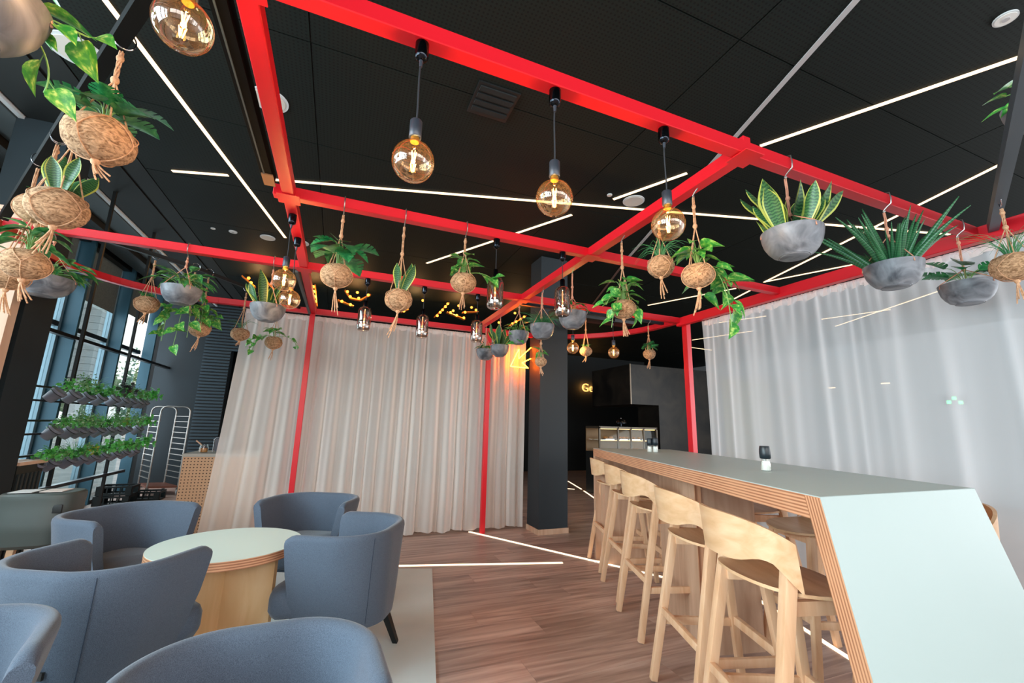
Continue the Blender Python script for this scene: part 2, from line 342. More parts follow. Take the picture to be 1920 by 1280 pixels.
# ------------------------------------------------------------------ floor
H3 = 3.5
floor = struct(G().box((-3.6, -4.0, -.14), (12.0, 12.5, -.012)).ob('floor', mat('subfloor', (60, 48, 43), .8)))
PW, PL = .232, 1.52
plank_me = mesh('plank', *(lambda g: (g.V, g.F))(G().box((0, 0, -.012), (PL-.0015, PW-.0015, 0))), M_plank)
rest = G(); cnt = 0
y0 = 2.629 - PW*25
for rI in range(-4, 66):
    y = y0 + rI*PW
    if y < -4 or y > 12.3: continue
    off = random.Random(rI*13+5).random()*PL
    x = -3.3 - off
    while x < 11.8:
        xa, xb = max(x, -3.3), min(x+PL-.0015, 11.8)
        if xb - xa > .05:
            near = -2.4 < (xa+xb)/2 < 4.4 and .5 < y < 7.6
            if near and cnt < 290 and xa == x and xb > x+PL-.01:
                o = link('plank', plank_me, floor, (x, y, 0)); cnt += 1
            else: rest.box((xa, y, -.012), (xb, y+PW-.0015, 0))
        x += PL
o = rest.ob('plank_field', M_plank, floor); o['kind'] = 'stuff'

# ------------------------------------------------------------------ ceiling
ceil = struct(G().box((-3.6, -4.2, H3+.012), (12.0, 12.6, H3+.10)).ob('ceiling', M_dark))
xs = [-1.86, -.366, 1.97, 4.306, 6.642, 8.98, 11.9]; ys = [-4.1 + (1.45+4.1) - 1.035*k for k in range(6, 0, -1)] + [1.45 + 1.035*k for k in range(0, 11)]
for i in range(len(xs)-1):
    for j in range(len(ys)-1):
        G().box((xs[i]+.004, ys[j]+.004, H3), (xs[i+1]-.004, ys[j+1]-.004, H3+.012)).ob('ceiling_panel', M_ceil, ceil)
G().box((-2.035, -4.1, H3-.0), (-1.868, 12, H3+.012)).ob('plain_border', M_ceilp, ceil)
G().box((-2.44, -4.1, H3-.0), (-2.065, 12, H3+.012)).ob('plain_border', M_ceilp, ceil)
struct(G().box((-2.49, -4.1, H3-.02), (-2.455, 10, H3+.01)).ob('trim_1', M_whitetrim))
struct(G().box((-2.75, -4.1, H3-.03), (-2.50, 10, H3+.01)).ob('trim_2', M_greyband))
struct(G().box((-2.84, -4.1, H3-.10), (-2.76, 10, H3+.01)).ob('trim_3', M_black))
struct(G().box((-3.10, -4.1, H3-.03), (-2.85, 10, H3+.01)).ob('trim_4', M_greyband))

# ------------------------------------------------------------------ walls
wb = struct(G().box((-3.3, 9.98, 0), (-2.56, 10.2, H3)).box((-2.56, 10.02, 0), (-2.1, 10.2, H3)).box((-2.1, 10.02, 2.62), (1.2, 10.2, H3)).ob('wall_back', M_darkblue))
G().box((-2.56, 9.972, 0), (-2.10, 9.985, H3)).box((-2.10, 9.972, 2.62), (-.9, 10.02, H3)).ob('slat_backing', M_black, wb)
k = 0; z = .06
while z < H3-.03:
    x1 = -2.10 if z < 2.60 else -.9
    G().box((-2.56, 9.94, z), (x1, 9.972, z+.036)).ob('slat', M_slat, wb); z += .062
struct(G().box((-3.3, 12.3, 0), (12, 12.5, H3)).ob('wall_far', M_dark))
struct(G().box((1.2, 10.02, 0), (1.4, 12.3, H3)).ob('wall_partition', M_dark))
struct(G().box((-3.5, 10.2, 0), (-3.3, 12.5, H3)).ob('wall_left_far', M_dark))
struct(G().box((-2.05, 10.6, 1.75), (-1.0, 10.63, 2.6)).ob('trim_5', mat('grey_blind', (62, 72, 84), .7)))
wr = G().box((11.8, 1.2, 0), (12, 12.5, H3)).box((11.8, -4, 0), (12, 1.2, .35)).box((11.8, -4, 3.3), (12, 1.2, H3))
struct(wr.ob('wall_right', mat('wall_right_grey', (150, 155, 160), .7)))
wn = G().box((-3.5, -4.0, 0), (12, -3.85, .35)).box((-3.5, -4.0, 3.3), (12, -3.85, H3))
for x in (-3.5, -1.2, 1.0, 3.2, 5.4, 7.6, 9.8, 11.85): wn.box((x, -4.0, .35), (x+.12, -3.85, 3.3))
struct(wn.ob('wall_front', M_teal))
# glazed facade on the left
XG = -3.28
wl = struct(G().box((-3.5, -4, -.1), (-3.2, 9.98, .05)).box((-3.5, -4, H3-.06), (-3.15, 9.98, H3+.1)).ob('wall_left', M_black))
fins = [6.80 + 1.19*k for k in range(-9, 3)]
for k, y in enumerate(fins):
    n = k+1
    fr = struct(G().box((-3.25, y, .03), (-3.10, y+.045, H3)).ob('window_%d' % n, M_teal))
    y2 = y+1.19
    if y2 < 9.99:
        G().box((XG-.04, y-.05, .03), (XG+.03, y+.0, H3)).box((XG-.04, y+.045, .03), (XG+.03, y+.10, H3)).ob('window_frame', M_frame, fr)
        G().box((XG-.03, y+.36, .03), (XG+.02, y+.40, H3)).ob('mullion', M_black, fr)
        G().box((XG-.03, y+.10, 2.31), (XG+.03, y2-.05, 2.37)).ob('transom', M_black, fr)
        G().box((XG-.008, y+.10, .05), (XG, y2-.05, H3)).ob('pane', M_pane, fr)
        if k >= 6: G().box((XG+.035, y+.11, 2.86 if k != 9 else 2.75), (XG+.04, y2-.06, H3)).ob('roller_blind', M_blind, fr)
struct(G().box((-3.13, -4, 2.165), (-3.06, 9.98, 2.205)).ob('trim_6', M_black))
# pillars
col = struct(G().box((-2.50, 4.10, 0), (-2.18, 4.44, H3)).ob('pillar_left', M_darkblue))
pil = struct(G().box((2.335, 4.83, .06), (2.73, 5.16, H3)).ob('pillar_middle', M_slate))
G().box((2.325, 4.82, 0), (2.74, 5.17, .062)).ob('skirting', M_panel, pil)

# ------------------------------------------------------------------ light strips
def strip(p, q, z, m, label, w=.03, name='light_strip', g=None):
    p, q = Vector(p), Vector(q); o = thing(name, label, 'light strip', (p.x, p.y, z), 0, g); d = q-p
    G().bar((0,0,0), (d.x, d.y, 0), w, .006).ob('diffuser', m, o); return o
zc = H3-.004
for p, q, lab in [((-1.46, 2.36), (-.815, 5.68), 'long warm light strip on ceiling running down towards the far left'),
                  ((-1.637, 4.50), (-1.165, 4.362), 'short warm light strip on ceiling beside the long left strip'),
                  ((-.837, 4.281), (6.204, 2.285), 'longest warm light strip crossing the whole ceiling from left to right'),
                  ((.972, 5.758), (2.128, 3.671), 'warm light strip on ceiling above the middle red beam'),
                  ((2.345, 3.224), (2.674, 2.587), 'short warm light strip beside the round ceiling speaker right of centre'),
                  ((2.923, 2.067), (3.60, .84), 'warm light strip on ceiling at upper right starting at the beam crossing'),
                  ((4.92, 1.413), (5.82, 4.27), 'warm light strip on ceiling passing behind the right snake plant bowl'),
                  ((5.812, 4.259), (6.30, 3.10), 'warm light strip on ceiling just above the right curtain rail'),
                  ((5.10, 6.04), (5.692, 4.657), 'warm light strip on ceiling seen below the pothos ball at right'),
                  ((6.35, 5.70), (5.93, 4.50), 'warm light strip on ceiling meeting the right curtain rail corner'),
                  ((8.746, 5.285), (9.10, 4.30), 'light strip showing through the right curtain, upper of the crossing pair'),
                  ((9.571, 5.515), (8.50, 3.30), 'light strip showing through the right curtain, lower of the crossing pair'),
                  ((8.6, 8.742), (9.6, 8.792), 'light strip beyond the curtain edge beside the right red post'),
                  ((8.1, 8.0), (8.5, 6.6), 'light strip through the curtain left of the crossing pair'),
                  ((7.2, 6.5), (7.6, 5.6), 'short light strip behind the curtain near the right post')]:
    strip(p, q, zc, M_led, lab)
strip((2.11, .38), (3.381, 4.329), zc, M_ledoff, 'unlit grey strip on ceiling rising to the top right', .035)
strip((3.39, 4.36), (4.16, 6.41), zc, M_ledrose, 'unlit brownish strip on ceiling behind the middle red crossing', .03)
for p, q, lab in [((1.602, 5.21), (2.90, 2.96), 'long bright floor strip from the curtain hem to the bar'),
                  ((.10, 4.32), (2.107, 3.823), 'bright floor strip between the rug and the curtain'),
                  ((2.42, 3.765), (3.242, 3.488), 'bright floor strip under the far end of the bar'),
                  ((2.72, 1.43), (3.12, 2.60), 'bright floor strip behind the near bar stools'),
                  ((5.27, 9.3), (4.88, 8.05), 'far floor strip in the dark doorway beside the pillar'),
                  ((4.81, 7.84), (4.50, 6.95), 'floor strip in the dark doorway nearest the bar end'),
                  ((4.58, 8.24), (4.73, 8.08), 'tiny floor strip in the dark doorway by the pillar'),
                  ((4.86, 7.76), (5.0, 7.6), 'tiny floor strip in the dark doorway by the bar end')]:
    strip(p, q, .002, M_ledf, lab, .032)
# ceiling discs
def disc(x, y, d, label, inner=False):
    o = thing('ceiling_speaker' if d > .12 else 'ceiling_downlight', label, 'speaker' if d > .12 else 'downlight', (x, y, H3))
    G().lathe([(d/2, -.008), (d/2, 0)], n=40).ob('rim', M_whitetrim, o, smooth=True)
    G().lathe([(d*.42, -.0105), (d*.42, -.004)], n=40).ob('grille', M_speaker if not inner else M_white, o)
    if inner: G().lathe([(d*.16, -.013), (d*.16, -.004)], n=24).ob('lens', M_ledoff, o)
disc(-1.736, 3.144, .29, 'largest round white ceiling speaker, behind the top left planters')
disc(-.668, 3.12, .25, 'round white ceiling speaker crossed by the red cross beam')
disc(2.546, 3.166, .21, 'round white ceiling speaker above the right globe lamps')
disc(-1.022, 5.776, .17, 'oval looking white ceiling speaker at far left end of the long strip')
disc(-.64, 5.77, .18, 'white ceiling speaker hidden partly by the left cross beam')
disc(3.166, .785, .10, 'round white downlight at the upper right corner', True)
disc(-1.394, 5.77, .09, 'small round white downlight at the far left of ceiling', True)
disc(-1.60, 5.77, .05, 'tiny chrome sensor on ceiling beside the small downlight')
disc(2.265, 3.173, .05, 'tiny sprinkler disc on ceiling right of centre')
v = thing('ceiling_vent', 'square black vent recess in the ceiling behind the front red beam', 'vent', (.81, 2.49, H3))
G().box((-.15,-.15,-.012), (.15,.15,0)).ob('frame', M_black, v)
for k in range(4): G().box((-.13, -.125+k*.065, -.022), (.13, -.085+k*.065, -.012)).ob('vane', M_dark, v)

# ------------------------------------------------------------------ red steel frame
ZB, ZT = 2.43, 2.49
fr = thing('steel_frame', 'red painted steel frame of beams and posts around the seating area', 'frame', (1.5, 3.0, 0))
def F_(g, name, m=M_red): o = g.ob(name, m, fr, bevel=.003, seg=1); o.location = (-1.5, -3.0, 0); return o
F_(G().box((-2.2, 1.14, ZB), (3.49, 1.195, ZT)), 'beam')
F_(G().box((-.43, 2.385, ZB), (3.49, 2.44, ZT)), 'beam')
F_(G().box((-2.10, 3.56, ZB), (3.49, 3.615, ZT)), 'beam')
F_(G().box((-1.26, 5.08, ZB), (1.9, 5.135, ZT)), 'beam')
F_(G().box((-.385, -.2, ZB+.001), (-.325, 5.08, ZT-.001)), 'cross_beam')
F_(G().box((1.515, 1.145, ZB-.001), (1.575, 5.08, ZT+.001)), 'cross_beam')
F_(G().box((3.44, -1.0, ZB-.03), (3.50, 3.62, ZT)), 'side_rail')
F_(G().box((1.525, 1.15, ZT-.004), (1.57, 1.19, ZT+.035)), 'beam_stub')
# corner rails: rounded corners of the curtain track
def arc(cx, cy, rx, ry, a0, a1, n=18): return [(cx+rx*math.cos(a0+(a1-a0)*i/n), cy+ry*math.sin(a0+(a1-a0)*i/n)) for i in range(n+1)]
def rail(P):
    V = []; Fa = []
    for i, (x, y) in enumerate(P):
        a = Vector(P[max(i-1,0)]); b_ = Vector(P[min(i+1,len(P)-1)]); d = (b_-a).normalized(); nn = Vector((-d.y, d.x))*.028
        for s_, z in ((-1, ZB), (1, ZB), (1, ZT), (-1, ZT)): V.append((x+nn.x*s_, y+nn.y*s_, z))
    for i in range(len(P)-1):
        for j in range(4): Fa.append([i*4+j, i*4+(j+1)%4, (i+1)*4+(j+1)%4, (i+1)*4+j])
    Fa += [[3,2,1,0], [len(V)-4+j for j in range(4)]]
    return G().add(V, Fa)
F_(rail([(1.75, 5.107)] + arc(2.15, 3.80, 1.29, 1.307, PI/2, 0.05) + [(3.455, 3.60)]), 'curved_rail')
F_(rail([(-1.25, 5.107)] + arc(-1.25, 4.20, .93, .907, PI/2, PI) + [(-2.18, 1.2)]), 'curved_rail')
F_(G().box((-.388, 5.085, 0), (-.335, 5.138, ZB)), 'post')
F_(G().box((1.70, 5.075, 0), (1.755, 5.13, ZB)), 'post')
F_(G().box((3.50, 3.53, 0), (3.562, 3.60, ZT)), 'post')
for x in (-.355, 1.545): 
    for y in (1.168, 2.412, 3.588):
        F_(G().box((x-.055, y-.055, ZB-.006), (x+.055, y+.055, ZB-.001)), 'joint_plate')
tb = thing('track_profile', 'black track profile lying beside the left red cross beam', 'track', (-.44, 1.0, 2.445))
G().box((-.025, .05, 0), (.025, 1.33, .06)).ob('channel', MATS.get('matt_black') or mat('matt_black', (5, 6, 7), .8, spec=.15), tb); G().box((-.012, .05, -.004), (-.006, 1.33, .0)).ob('slot', M_greyband, tb); G().box((-.022, 1.22, -.006), (.03, 1.33, -.0)).ob('end_bracket', mat('bracket_brown', (150, 110, 80), .5, .3), tb)
tag(G().bar((-.41, 3.62, 2.42), (-.39, 5.06, 2.42), .022, .022).ob('conduit', M_greyband), 'thin grey conduit along the left cross beam towards the curtain', 'pipe')
# dark hanging bars on the diagonal
tag(G().bar((-.30, .86, 2.46), (-2.05, 3.48, 2.46), .042, .05).ob('hanging_bar', mat('matt_black', (5, 6, 7), .8, spec=.15)), 'black diagonal bar at upper left carrying the coconut planters', 'bar')
o = tag(G().bar((1.55, .285, 2.46), (3.44, 1.08, 2.46), .042, .055).ob('hanging_bar', mat('slate_bar', (62, 72, 82), .4)), 'slate grey diagonal bar at upper right ending on the curtain rail', 'bar')
tag(G().bar((-1.72, 3.62, 2.475), (-1.20, 4.09, 2.475), .03, .03).bar((-1.20, 4.09, 2.475), (-.50, 5.07, 2.475), .026, .026).ob('hanging_bar', M_black), 'thin black bar carrying three small planters at far left', 'bar')
tag(G().bar((1.58, 3.80, 2.475), (3.44, 3.80, 2.475), .035, .04).ob('hanging_bar', mat('dark_slate_bar', (38, 46, 56), .4)), 'dark bar behind the pillar carrying the small far globes', 'bar')
tag(G().box((2.2, 4.15, 2.52), (3.3, 4.35, 2.60)).ob('heater_box', M_black, bevel=.01), 'long black box fitting behind the red beams at right', 'heater')

# ------------------------------------------------------------------ curtains
def curtain(path, z0, z1, amp, seed, m, flare=None, step=.014, rows=16, gather=1.0, per=.10, jag=1.0):
    P = [Vector(p) for p in path]; L_ = [0]
    for a, b_ in zip(P, P[1:]): L_.append(L_[-1] + (b_-a).length)
    n = int(L_[-1]/step); rr = random.Random(seed); V = []; uv = []
    # irregular fold phase
    ph = [0]; 
    for i in range(n): ph.append(ph[-1] + step/per*2*PI*(.62 + .8*abs(noise.noise((i*step*1.7+seed*3.1, 0, 0))) + .35*noise.noise((i*step*5, seed, 0))))
    for i in range(n+1):
        s = L_[-1]*i/n; k = 0
        while k < len(L_)-2 and L_[k+1] < s: k += 1
        t = (s-L_[k])/max(1e-6, L_[k+1]-L_[k]); c = P[k].lerp(P[k+1], t); d = (P[k+1]-P[k]).normalized(); nn = Vector((-d.y, d.x))
        if 0 < k < len(P)-1: pass
        for j in range(rows+1):
            w = j/rows; z = z1 + (z0-z1)*w
            e = math.sin(ph[i]) + .35*math.sin(ph[i]*2.3+1+w) + .5*noise.noise((s*3.3, w*1.3, seed))
            e += jag*noise.noise((s*9.0+.25*w, w*.5, seed+3)); a = amp*(.35 + .75*w**.7)*e*(0.75+.9*noise.noise((s*1.9+9, seed, w*.4)))
            a += .009*gather*math.sin(ph[i]*3.1+seed)*math.exp(-w*9)
            sl = .02*noise.noise((s*2.1, w*2.0, seed+7))*w + .012*math.cos(ph[i])*w
            fl = (flare(s/L_[-1])*w**1.3 if flare else 0)
            q = c + nn*a + d*(sl+fl)
            V.append((q.x, q.y, z + (.010*math.sin(ph[i]*.5) if j == rows else 0)))
    R_ = rows+1
    F = [[i*R_+j, i*R_+j+1, (i+1)*R_+j+1, (i+1)*R_+j] for i in range(n) for j in range(rows)]
    return mesh('curtain_cloth', V, F, m, smooth=True)
pathL = [(-1.02, 5.19), (-.6, 5.215), (2.30, 5.22)]
c1 = thing('sheer_curtain', 'off-white sheer curtain hanging along the back between two red posts', 'curtain', (0, 0, 0))
link('cloth', curtain(pathL, .025, 2.415, 0.056, 3, M_sheerL, per=.125, jag=.7, step=.010, flare=lambda s: -.14*max(0, 1-s*5)), c1)
link('heading', curtain(pathL, 2.375, 2.43, .006, 3, M_tape, rows=2, per=.05), c1)
pathR = [(3.53, 3.33), (3.53, -1.0)]
c2 = thing('sheer_curtain', 'pale grey translucent curtain hanging along the right side behind the bar', 'curtain', (0, 0, 0))
link('cloth', curtain(pathR, .025, 2.40, .024, 11, M_sheerR, per=.21, jag=2.2, step=.014), c2)
link('heading', curtain(pathR, 2.345, 2.405, .008, 11, M_tape, rows=2, per=.05), c2)

# ------------------------------------------------------------------ rug / platform under the lounge chairs
tag(G().prism([(.903, 3.996), (.20, 4.215), (-1.0, 4.45), (-1.55, .9), (.30, .9)], .0005, .012).ob('floor_mat', M_rug), 'pale green-grey flat mat under the armchairs and round table', 'mat')

# ------------------------------------------------------------------ bar table
U = Vector((.3298, .9441, 0)); Nn = Vector((.9441, -.3298, 0)); B0 = Vector((1.475, .962, 0))
def B(al, off, z=0): p = B0 + U*al + Nn*off; return Vector((p.x, p.y, z))
bar = thing('bar_table', 'long high bar table with pale green top and sloping end panel', 'table', (2.4, 2.4, 0))
def Bo(g, name, m, **k): o = g.ob(name, m, bar, **k); o.location = (-2.4, -2.4, 0); return o
top = [(1.475, .962), (2.42, .963), (3.34, 3.70), (2.50, 3.885)]
Bo(G().prism(top, .975, 1.048), 'table_core', M_edgeZ)
e = .0
Bo(G().prism(top, 1.048, 1.0515), 'laminate_top', M_lam)
# sloping end panel: near edge at y=.962 z=1.05 down to y=.705 z=0
lean = .257/1.05; sx_ = .349
def EP(x, y, z): return (x, y, z)
def slab(y_off0, y_off1, name, m, ztop=1.05, zb=0):
    V = []
    for yo in (y_off0, y_off1):
        for zz in (zb, ztop):
            dy = -(1.05-zz)*lean + yo
            for x0 in (1.475, 2.42): V.append((x0 + (sx_*dy if x0 < 2 else 0), .962+dy, zz))
    # order: 0..3 outer(bottomL,bottomR,topL,topR) 4..7 inner
    return Bo(G().add(V, [[0,1,3,2],[4,6,7,5],[0,2,6,4],[1,5,7,3],[2,3,7,6],[0,4,5,1]]), name, m)
slab(0.0, .068, 'end_panel', M_edgeEnd, 1.046)
slab(-.003, 0.0, 'end_laminate', M_lam, 1.0505)
# supports
def sup(pts, name):
    return Bo(G().prism(pts, 0, .975), name, M_panel)
sup([(2.055, 2.082), (2.446, 2.002), (2.80, 2.90), (2.36, 2.75)], 'support_panel')
Bo(G().prism([(2.052, 2.078), (2.09, 2.068), (2.27, 2.40), (2.232, 2.402)], 0, .974), 'support_edge', M_edgeY)
sup([(2.535, 3.83), (3.10, 3.75), (3.02, 3.45), (2.48, 3.66)], 'support_panel')
Bo(G().add([(2.50, 3.885, 0), (3.34, 3.70, 0), (3.315, 3.63, 0), (2.475, 3.815, 0), (2.50, 3.885, .975), (3.34, 3.70, .975), (3.315, 3.63, .975), (2.475, 3.815, .975)], [[0,3,2,1],[4,5,6,7],[0,1,5,4],[1,2,6,5],[2,3,7,6],[3,0,4,7]]), 'support_panel', M_panel)

# grinders
def grinder(x, y, label, s=1):
    o = thing('pepper_grinder', label, 'grinder', (x, y, 1.0515)); o.scale = (s, s, s)
    G().lathe([(.024, 0), (.026, .004), (.024, .035), (.0205, .055), (.019, .062)], n=28).ob('glass_jar', M_clear, o, smooth=True)
    G().lathe([(.0215, .003), (.0225, .006), (.0215, .034), (.018, .052)], n=24).ob('salt', M_salt, o, smooth=True)
    G().lathe([(.021, .062), (.0265, .066), (.0275, .09), (.0265, .11), (.0235, .128), (.0225, .1295)], n=28).ob('cap', M_grind, o, smooth=True)
grinder(2.155, 1.67, 'glass salt grinder with black cap on the near half of the bar')
grinder(2.729, 3.209, 'small glass salt grinder with black cap at far end of bar')
grinder(2.70, 3.25, 'dark pepper grinder hidden behind the far salt grinder', .95)

# ------------------------------------------------------------------ bar stools
def make_stool():
    t = thing('bar_stool', '', 'stool')
    # local: x along the bar, y towards the bar, origin between the back feet
    def leg(p, q, w0, w1): G().taper(p, q, w0, w1).ob('leg', M_beech, t, bevel=.004)
    for s in (-1, 1):
        leg((s*.222, 0, .003), (s*.190, .145, .80), .034, .040)
        leg((s*.205, .455, .003), (s*.155, .375, .70), .034, .038)
    for s in (-1, 1): G().bar((s*.213, .052, .285), (s*.189, .424, .285), .022, .036).ob('stretcher', M_beech, t, bevel=.003)
    G().bar((-.205, .055, .335), (.205, .055, .335), .022, .034).ob('stretcher', M_beech, t, bevel=.003)
    G().bar((-.185, .425, .30), (.185, .425, .30), .026, .040).ob('footrest', M_beech, t, bevel=.003)
    for s in (-1, 1): G().bar((s*.175, .13, .685), (s*.150, .39, .685), .024, .045).ob('seat_rail', M_beech, t, bevel=.003)
    G().bar((-.16, .375, .685), (.16, .375, .685), .024, .045).ob('seat_rail', M_beech, t, bevel=.003)
    # dished plywood seat
    V = []; F = []; NR, NA = 7, 40
    for side, dz in ((0, 0), (1, -.011)):
        for i in range(NR+1):
            q = i/NR
            for j in range(NA):
                a = 2*PI*j/NA; ca, sa = math.cos(a), math.sin(a); e = 2.6
                rr = (abs(ca)**e + abs(sa)**e)**(-1/e); x = .215*rr*ca*q; y = .205*rr*sa*q
                z = .722 + .028*(q**2.5)*abs(sa if sa < 0 else 0)**1.5 + .012*q**2*abs(ca) - .012*(q**3)*(sa if sa > 0 else 0) + dz
                V.append((x, y+.255, z))
    def idx(s, i, j): return s*(NR+1)*NA + i*NA + j % NA
    for i in range(NR):
        for j in range(NA):
            F.append([idx(0,i,j), idx(0,i+1,j), idx(0,i+1,j+1), idx(0,i,j+1)]); F.append([idx(1,i,j), idx(1,i,j+1), idx(1,i+1,j+1), idx(1,i+1,j)])
    for j in range(NA): F.append([idx(0,NR,j), idx(1,NR,j), idx(1,NR,j+1), idx(0,NR,j+1)])
    me = mesh('seat', V, F, M_ply, smooth=True); me.set_sharp_from_angle(angle=.9); link('seat', me, t)
    # wrapped plywood backrest
    V = []; F = []; NT, NZ = 30, 6
    for side in (0, 1):
        for i in range(NT+1):
            q = -1 + 2*i/NT; a = abs(q)
            x = .222*math.sin(q*PI/2*.92)/math.sin(PI/2*.92); y = -.008 + .165*(1-math.cos(q*PI/2*.92))/(1-math.cos(PI/2*.92))
            zt = .968 - .075*a**2.6; zb = .812 + .022*math.exp(-((a-.62)/.2)**2) - .075*max(0, (a-.72)/.28)**1.2
            for j in range(NZ+1):
                w = j/NZ; z = zb + (zt-zb)*w; yy = y - .10*(z-.86); k = -1 if side else 1
                nx = Vector((x, y-.25, 0)).normalized()*.0065*k*(-1)
                V.append((x+nx.x, yy+nx.y, z))
    S_ = (NT+1)*(NZ+1)
    def ix(s, i, j): return s*S_ + i*(NZ+1) + j
    for i in range(NT):
        for j in range(NZ):
            F.append([ix(0,i,j), ix(0,i+1,j), ix(0,i+1,j+1), ix(0,i,j+1)]); F.append([ix(1,i,j), ix(1,i,j+1), ix(1,i+1,j+1), ix(1,i+1,j)])
        F.append([ix(0,i,NZ), ix(0,i+1,NZ), ix(1,i+1,NZ), ix(1,i,NZ)]); F.append([ix(0,i,0), ix(1,i,0), ix(1,i+1,0), ix(0,i+1,0)])
    for j in range(NZ):
        F.append([ix(0,0,j), ix(0,0,j+1), ix(1,0,j+1), ix(1,0,j)]); F.append([ix(0,NT,j), ix(1,NT,j), ix(1,NT,j+1), ix(0,NT,j+1)])
    me = mesh('backrest', V, F, M_ply, smooth=True); me.set_sharp_from_angle(angle=.9); link('backrest', me, t)
    return t
st0 = make_stool(); first = True
angU = math.atan2(U.y, U.x)
stools = [(2.850, -.059, 0, 'L', 'fifth and farthest stool on the near side of the bar, by its far end'),
          (2.205, -.092, 0, 'L', 'fourth stool from the camera on the near side of the bar'),
          (1.624, -.131, 0, 'L', 'middle stool of the row of five on the near side of the bar'),
          (.800, -.200, 0, 'L', 'second stool from the camera on the near side of the bar'),
          (.275, -.215, 0, 'L', 'nearest pale wooden bar stool with its backrest facing the camera'),
          (.58, 1.13, 0, 'R', 'bar stool on the curtain side whose backrest shows past the end panel'),
          (1.14, 1.06, 0, 'R', 'bar stool on the curtain side, second from the sloping end panel'),
          (1.72, 1.04, 0, 'R', 'bar stool on the curtain side, third from the sloping end panel'),
          (2.90, .97, 0, 'R', 'bar stool on the curtain side seen under the far part of the bar')]
for al, off, a, side, lab in stools:
    o = st0 if first else copy_tree(st0); first = False
    p = B(al, off); o.location = p
    # local x -> U, local y -> Nn (left side) ; mirrored by half a turn for the right side
    o.rotation_euler = (0, 0, math.atan2(Nn.y, Nn.x) - PI/2 + (PI if side == 'R' else 0) + a)
    o['label'] = lab; o['group'] = 'pale wooden bar stools'

# ------------------------------------------------------------------ lounge armchairs
def ushape(s, w, d, rr):
    """point on a U (open to +y) : s in 0..1 from the left arm tip round the back to the right arm tip; also the outward normal"""
    straight = d - rr; arcl = rr*PI/2; mid = w-2*rr; T = 2*straight + 2*arcl + mid; x = s*T
    if x < straight: return Vector((-w/2, d/2 - x)), Vector((-1, 0))
    x -= straight
    if x < arcl: a = PI + x/rr; c = Vector((-w/2+rr, -d/2+rr)); n = Vector((math.cos(a), math.sin(a))); return c+n*rr, n
    x -= arcl
    if x < mid: return Vector((-w/2+rr+x, -d/2)), Vector((0, -1))
    x -= mid
    if x < arcl: a = 1.5*PI + x/rr; c = Vector((w/2-rr, -d/2+rr)); n = Vector((math.cos(a), math.sin(a))); return c+n*rr, n
    x -= arcl
    return Vector((w/2, -d/2+rr+x)), Vector((1, 0))
def make_armchair():
    t = thing('armchair', '', 'armchair')
    NS = 56; TH = .052; ZT_ = .70; prof = []
    # outer bottom -> outer top -> rounded rim -> inner top -> inner bottom : (offset inwards, z)
    for z in (.245, .255, .28, .32, .38, .45, .53, .61, .67): prof.append((0, z))
    for k in range(1, 6): a = PI*k/6; prof.append((TH/2 - TH/2*math.cos(a), .67 + .03*math.sin(a)))
    for z in (.67, .60, .52, .44, .36, .30): prof.append((TH, z))
    def sc(z): 
        q = max(0, min(1, (z-.24)/(.70-.24))); return .60 + .40*q**.62
    V = []; n = len(prof)
    for i in range(NS+1):
        s = i/NS
        for (o_, z) in prof:
            k = sc(z); w, d = .66*k, .46*(.72+.28*k); p, nn = ushape(s, w, d, min(.25, .27*k))
            tipc = 1.0
            q = p - nn*o_
            y = q.y
            # round the arm tips in side view
            e = min(s, 1-s)*NS
            zz = z
            if e < 2.2 and z > .5: zz = z - .022*(1-e/2.2)**2
            V.append((q.x, y + (.235-.46*.5) , zz))
    F = [[i*n+j, (i+1)*n+j, (i+1)*n+j+1, i*n+j+1] for i in range(NS) for j in range(n-1)]
    F += [[(i+1)*n+0, i*n+0, i*n+n-1, (i+1)*n+n-1] for i in range(NS)]
    F += [list(range(n)), [NS*n+j for j in range(n)][::-1]]
    me = mesh('shell', V, F, M_fab, smooth=True); me.set_sharp_from_angle(angle=1.1)
    sh = link('shell', me, t)
    # seams on the two back corners
    for s_ in (.33, .67):
        P = []
        for z in (.27, .32, .38, .46, .54, .62, .68):
            k = sc(z); p, nn = ushape(s_, .66*k, .46*(.72+.28*k), min(.25, .27*k)); q = p + nn*.0012; P.append((q.x, q.y+.005, z))
        G().tube(P, .0013, 5).ob('seam', M_seam, t)
    # seat cushion
    V = []; NA = 40; pr = [(.0, .285), (.80, .285), (.95, .30), (1.0, .33), (1.0, .385), (.96, .415), (.82, .432), (.0, .438)]
    for q, z in pr:
        for j in range(NA):
            a = 2*PI*j/NA; e = 4.5; rr = (abs(math.cos(a))**e + abs(math.sin(a))**e)**(-1/e); yy = .095+.265*rr*math.sin(a)*max(q, .001); wx = .215 + .075*max(0, min(1, (yy-.16)/.10)); V.append((wx*rr*math.cos(a)*max(q, .001), yy, z))
    F = [[i*NA+j, i*NA+(j+1)%NA, (i+1)*NA+(j+1)%NA, (i+1)*NA+j] for i in range(len(pr)-1) for j in range(NA)]
    me = mesh('seat_cushion', V, F, M_fab, smooth=True); link('seat_cushion', me, t)
    G().prism([(-.17, -.14), (.17, -.14), (.2, .22), (-.2, .22)], .235, .32).ob('seat_base', M_fab, t, bevel=.02)
    for sx in (-1, 1):
        for sy in (-1, 1): G().taper((sx*.225, .03+sy*.215, .0125), (sx*.150, .03+sy*.135, .262), .026, .040).ob('leg', M_legblack, t)
    return t
def face(o, p, d):  # root at p, local +y looks along d
    o.location = (p[0], p[1], 0); o.rotation_euler = (0, 0, math.atan2(d[1], d[0]) - PI/2)
ac0 = make_armchair()
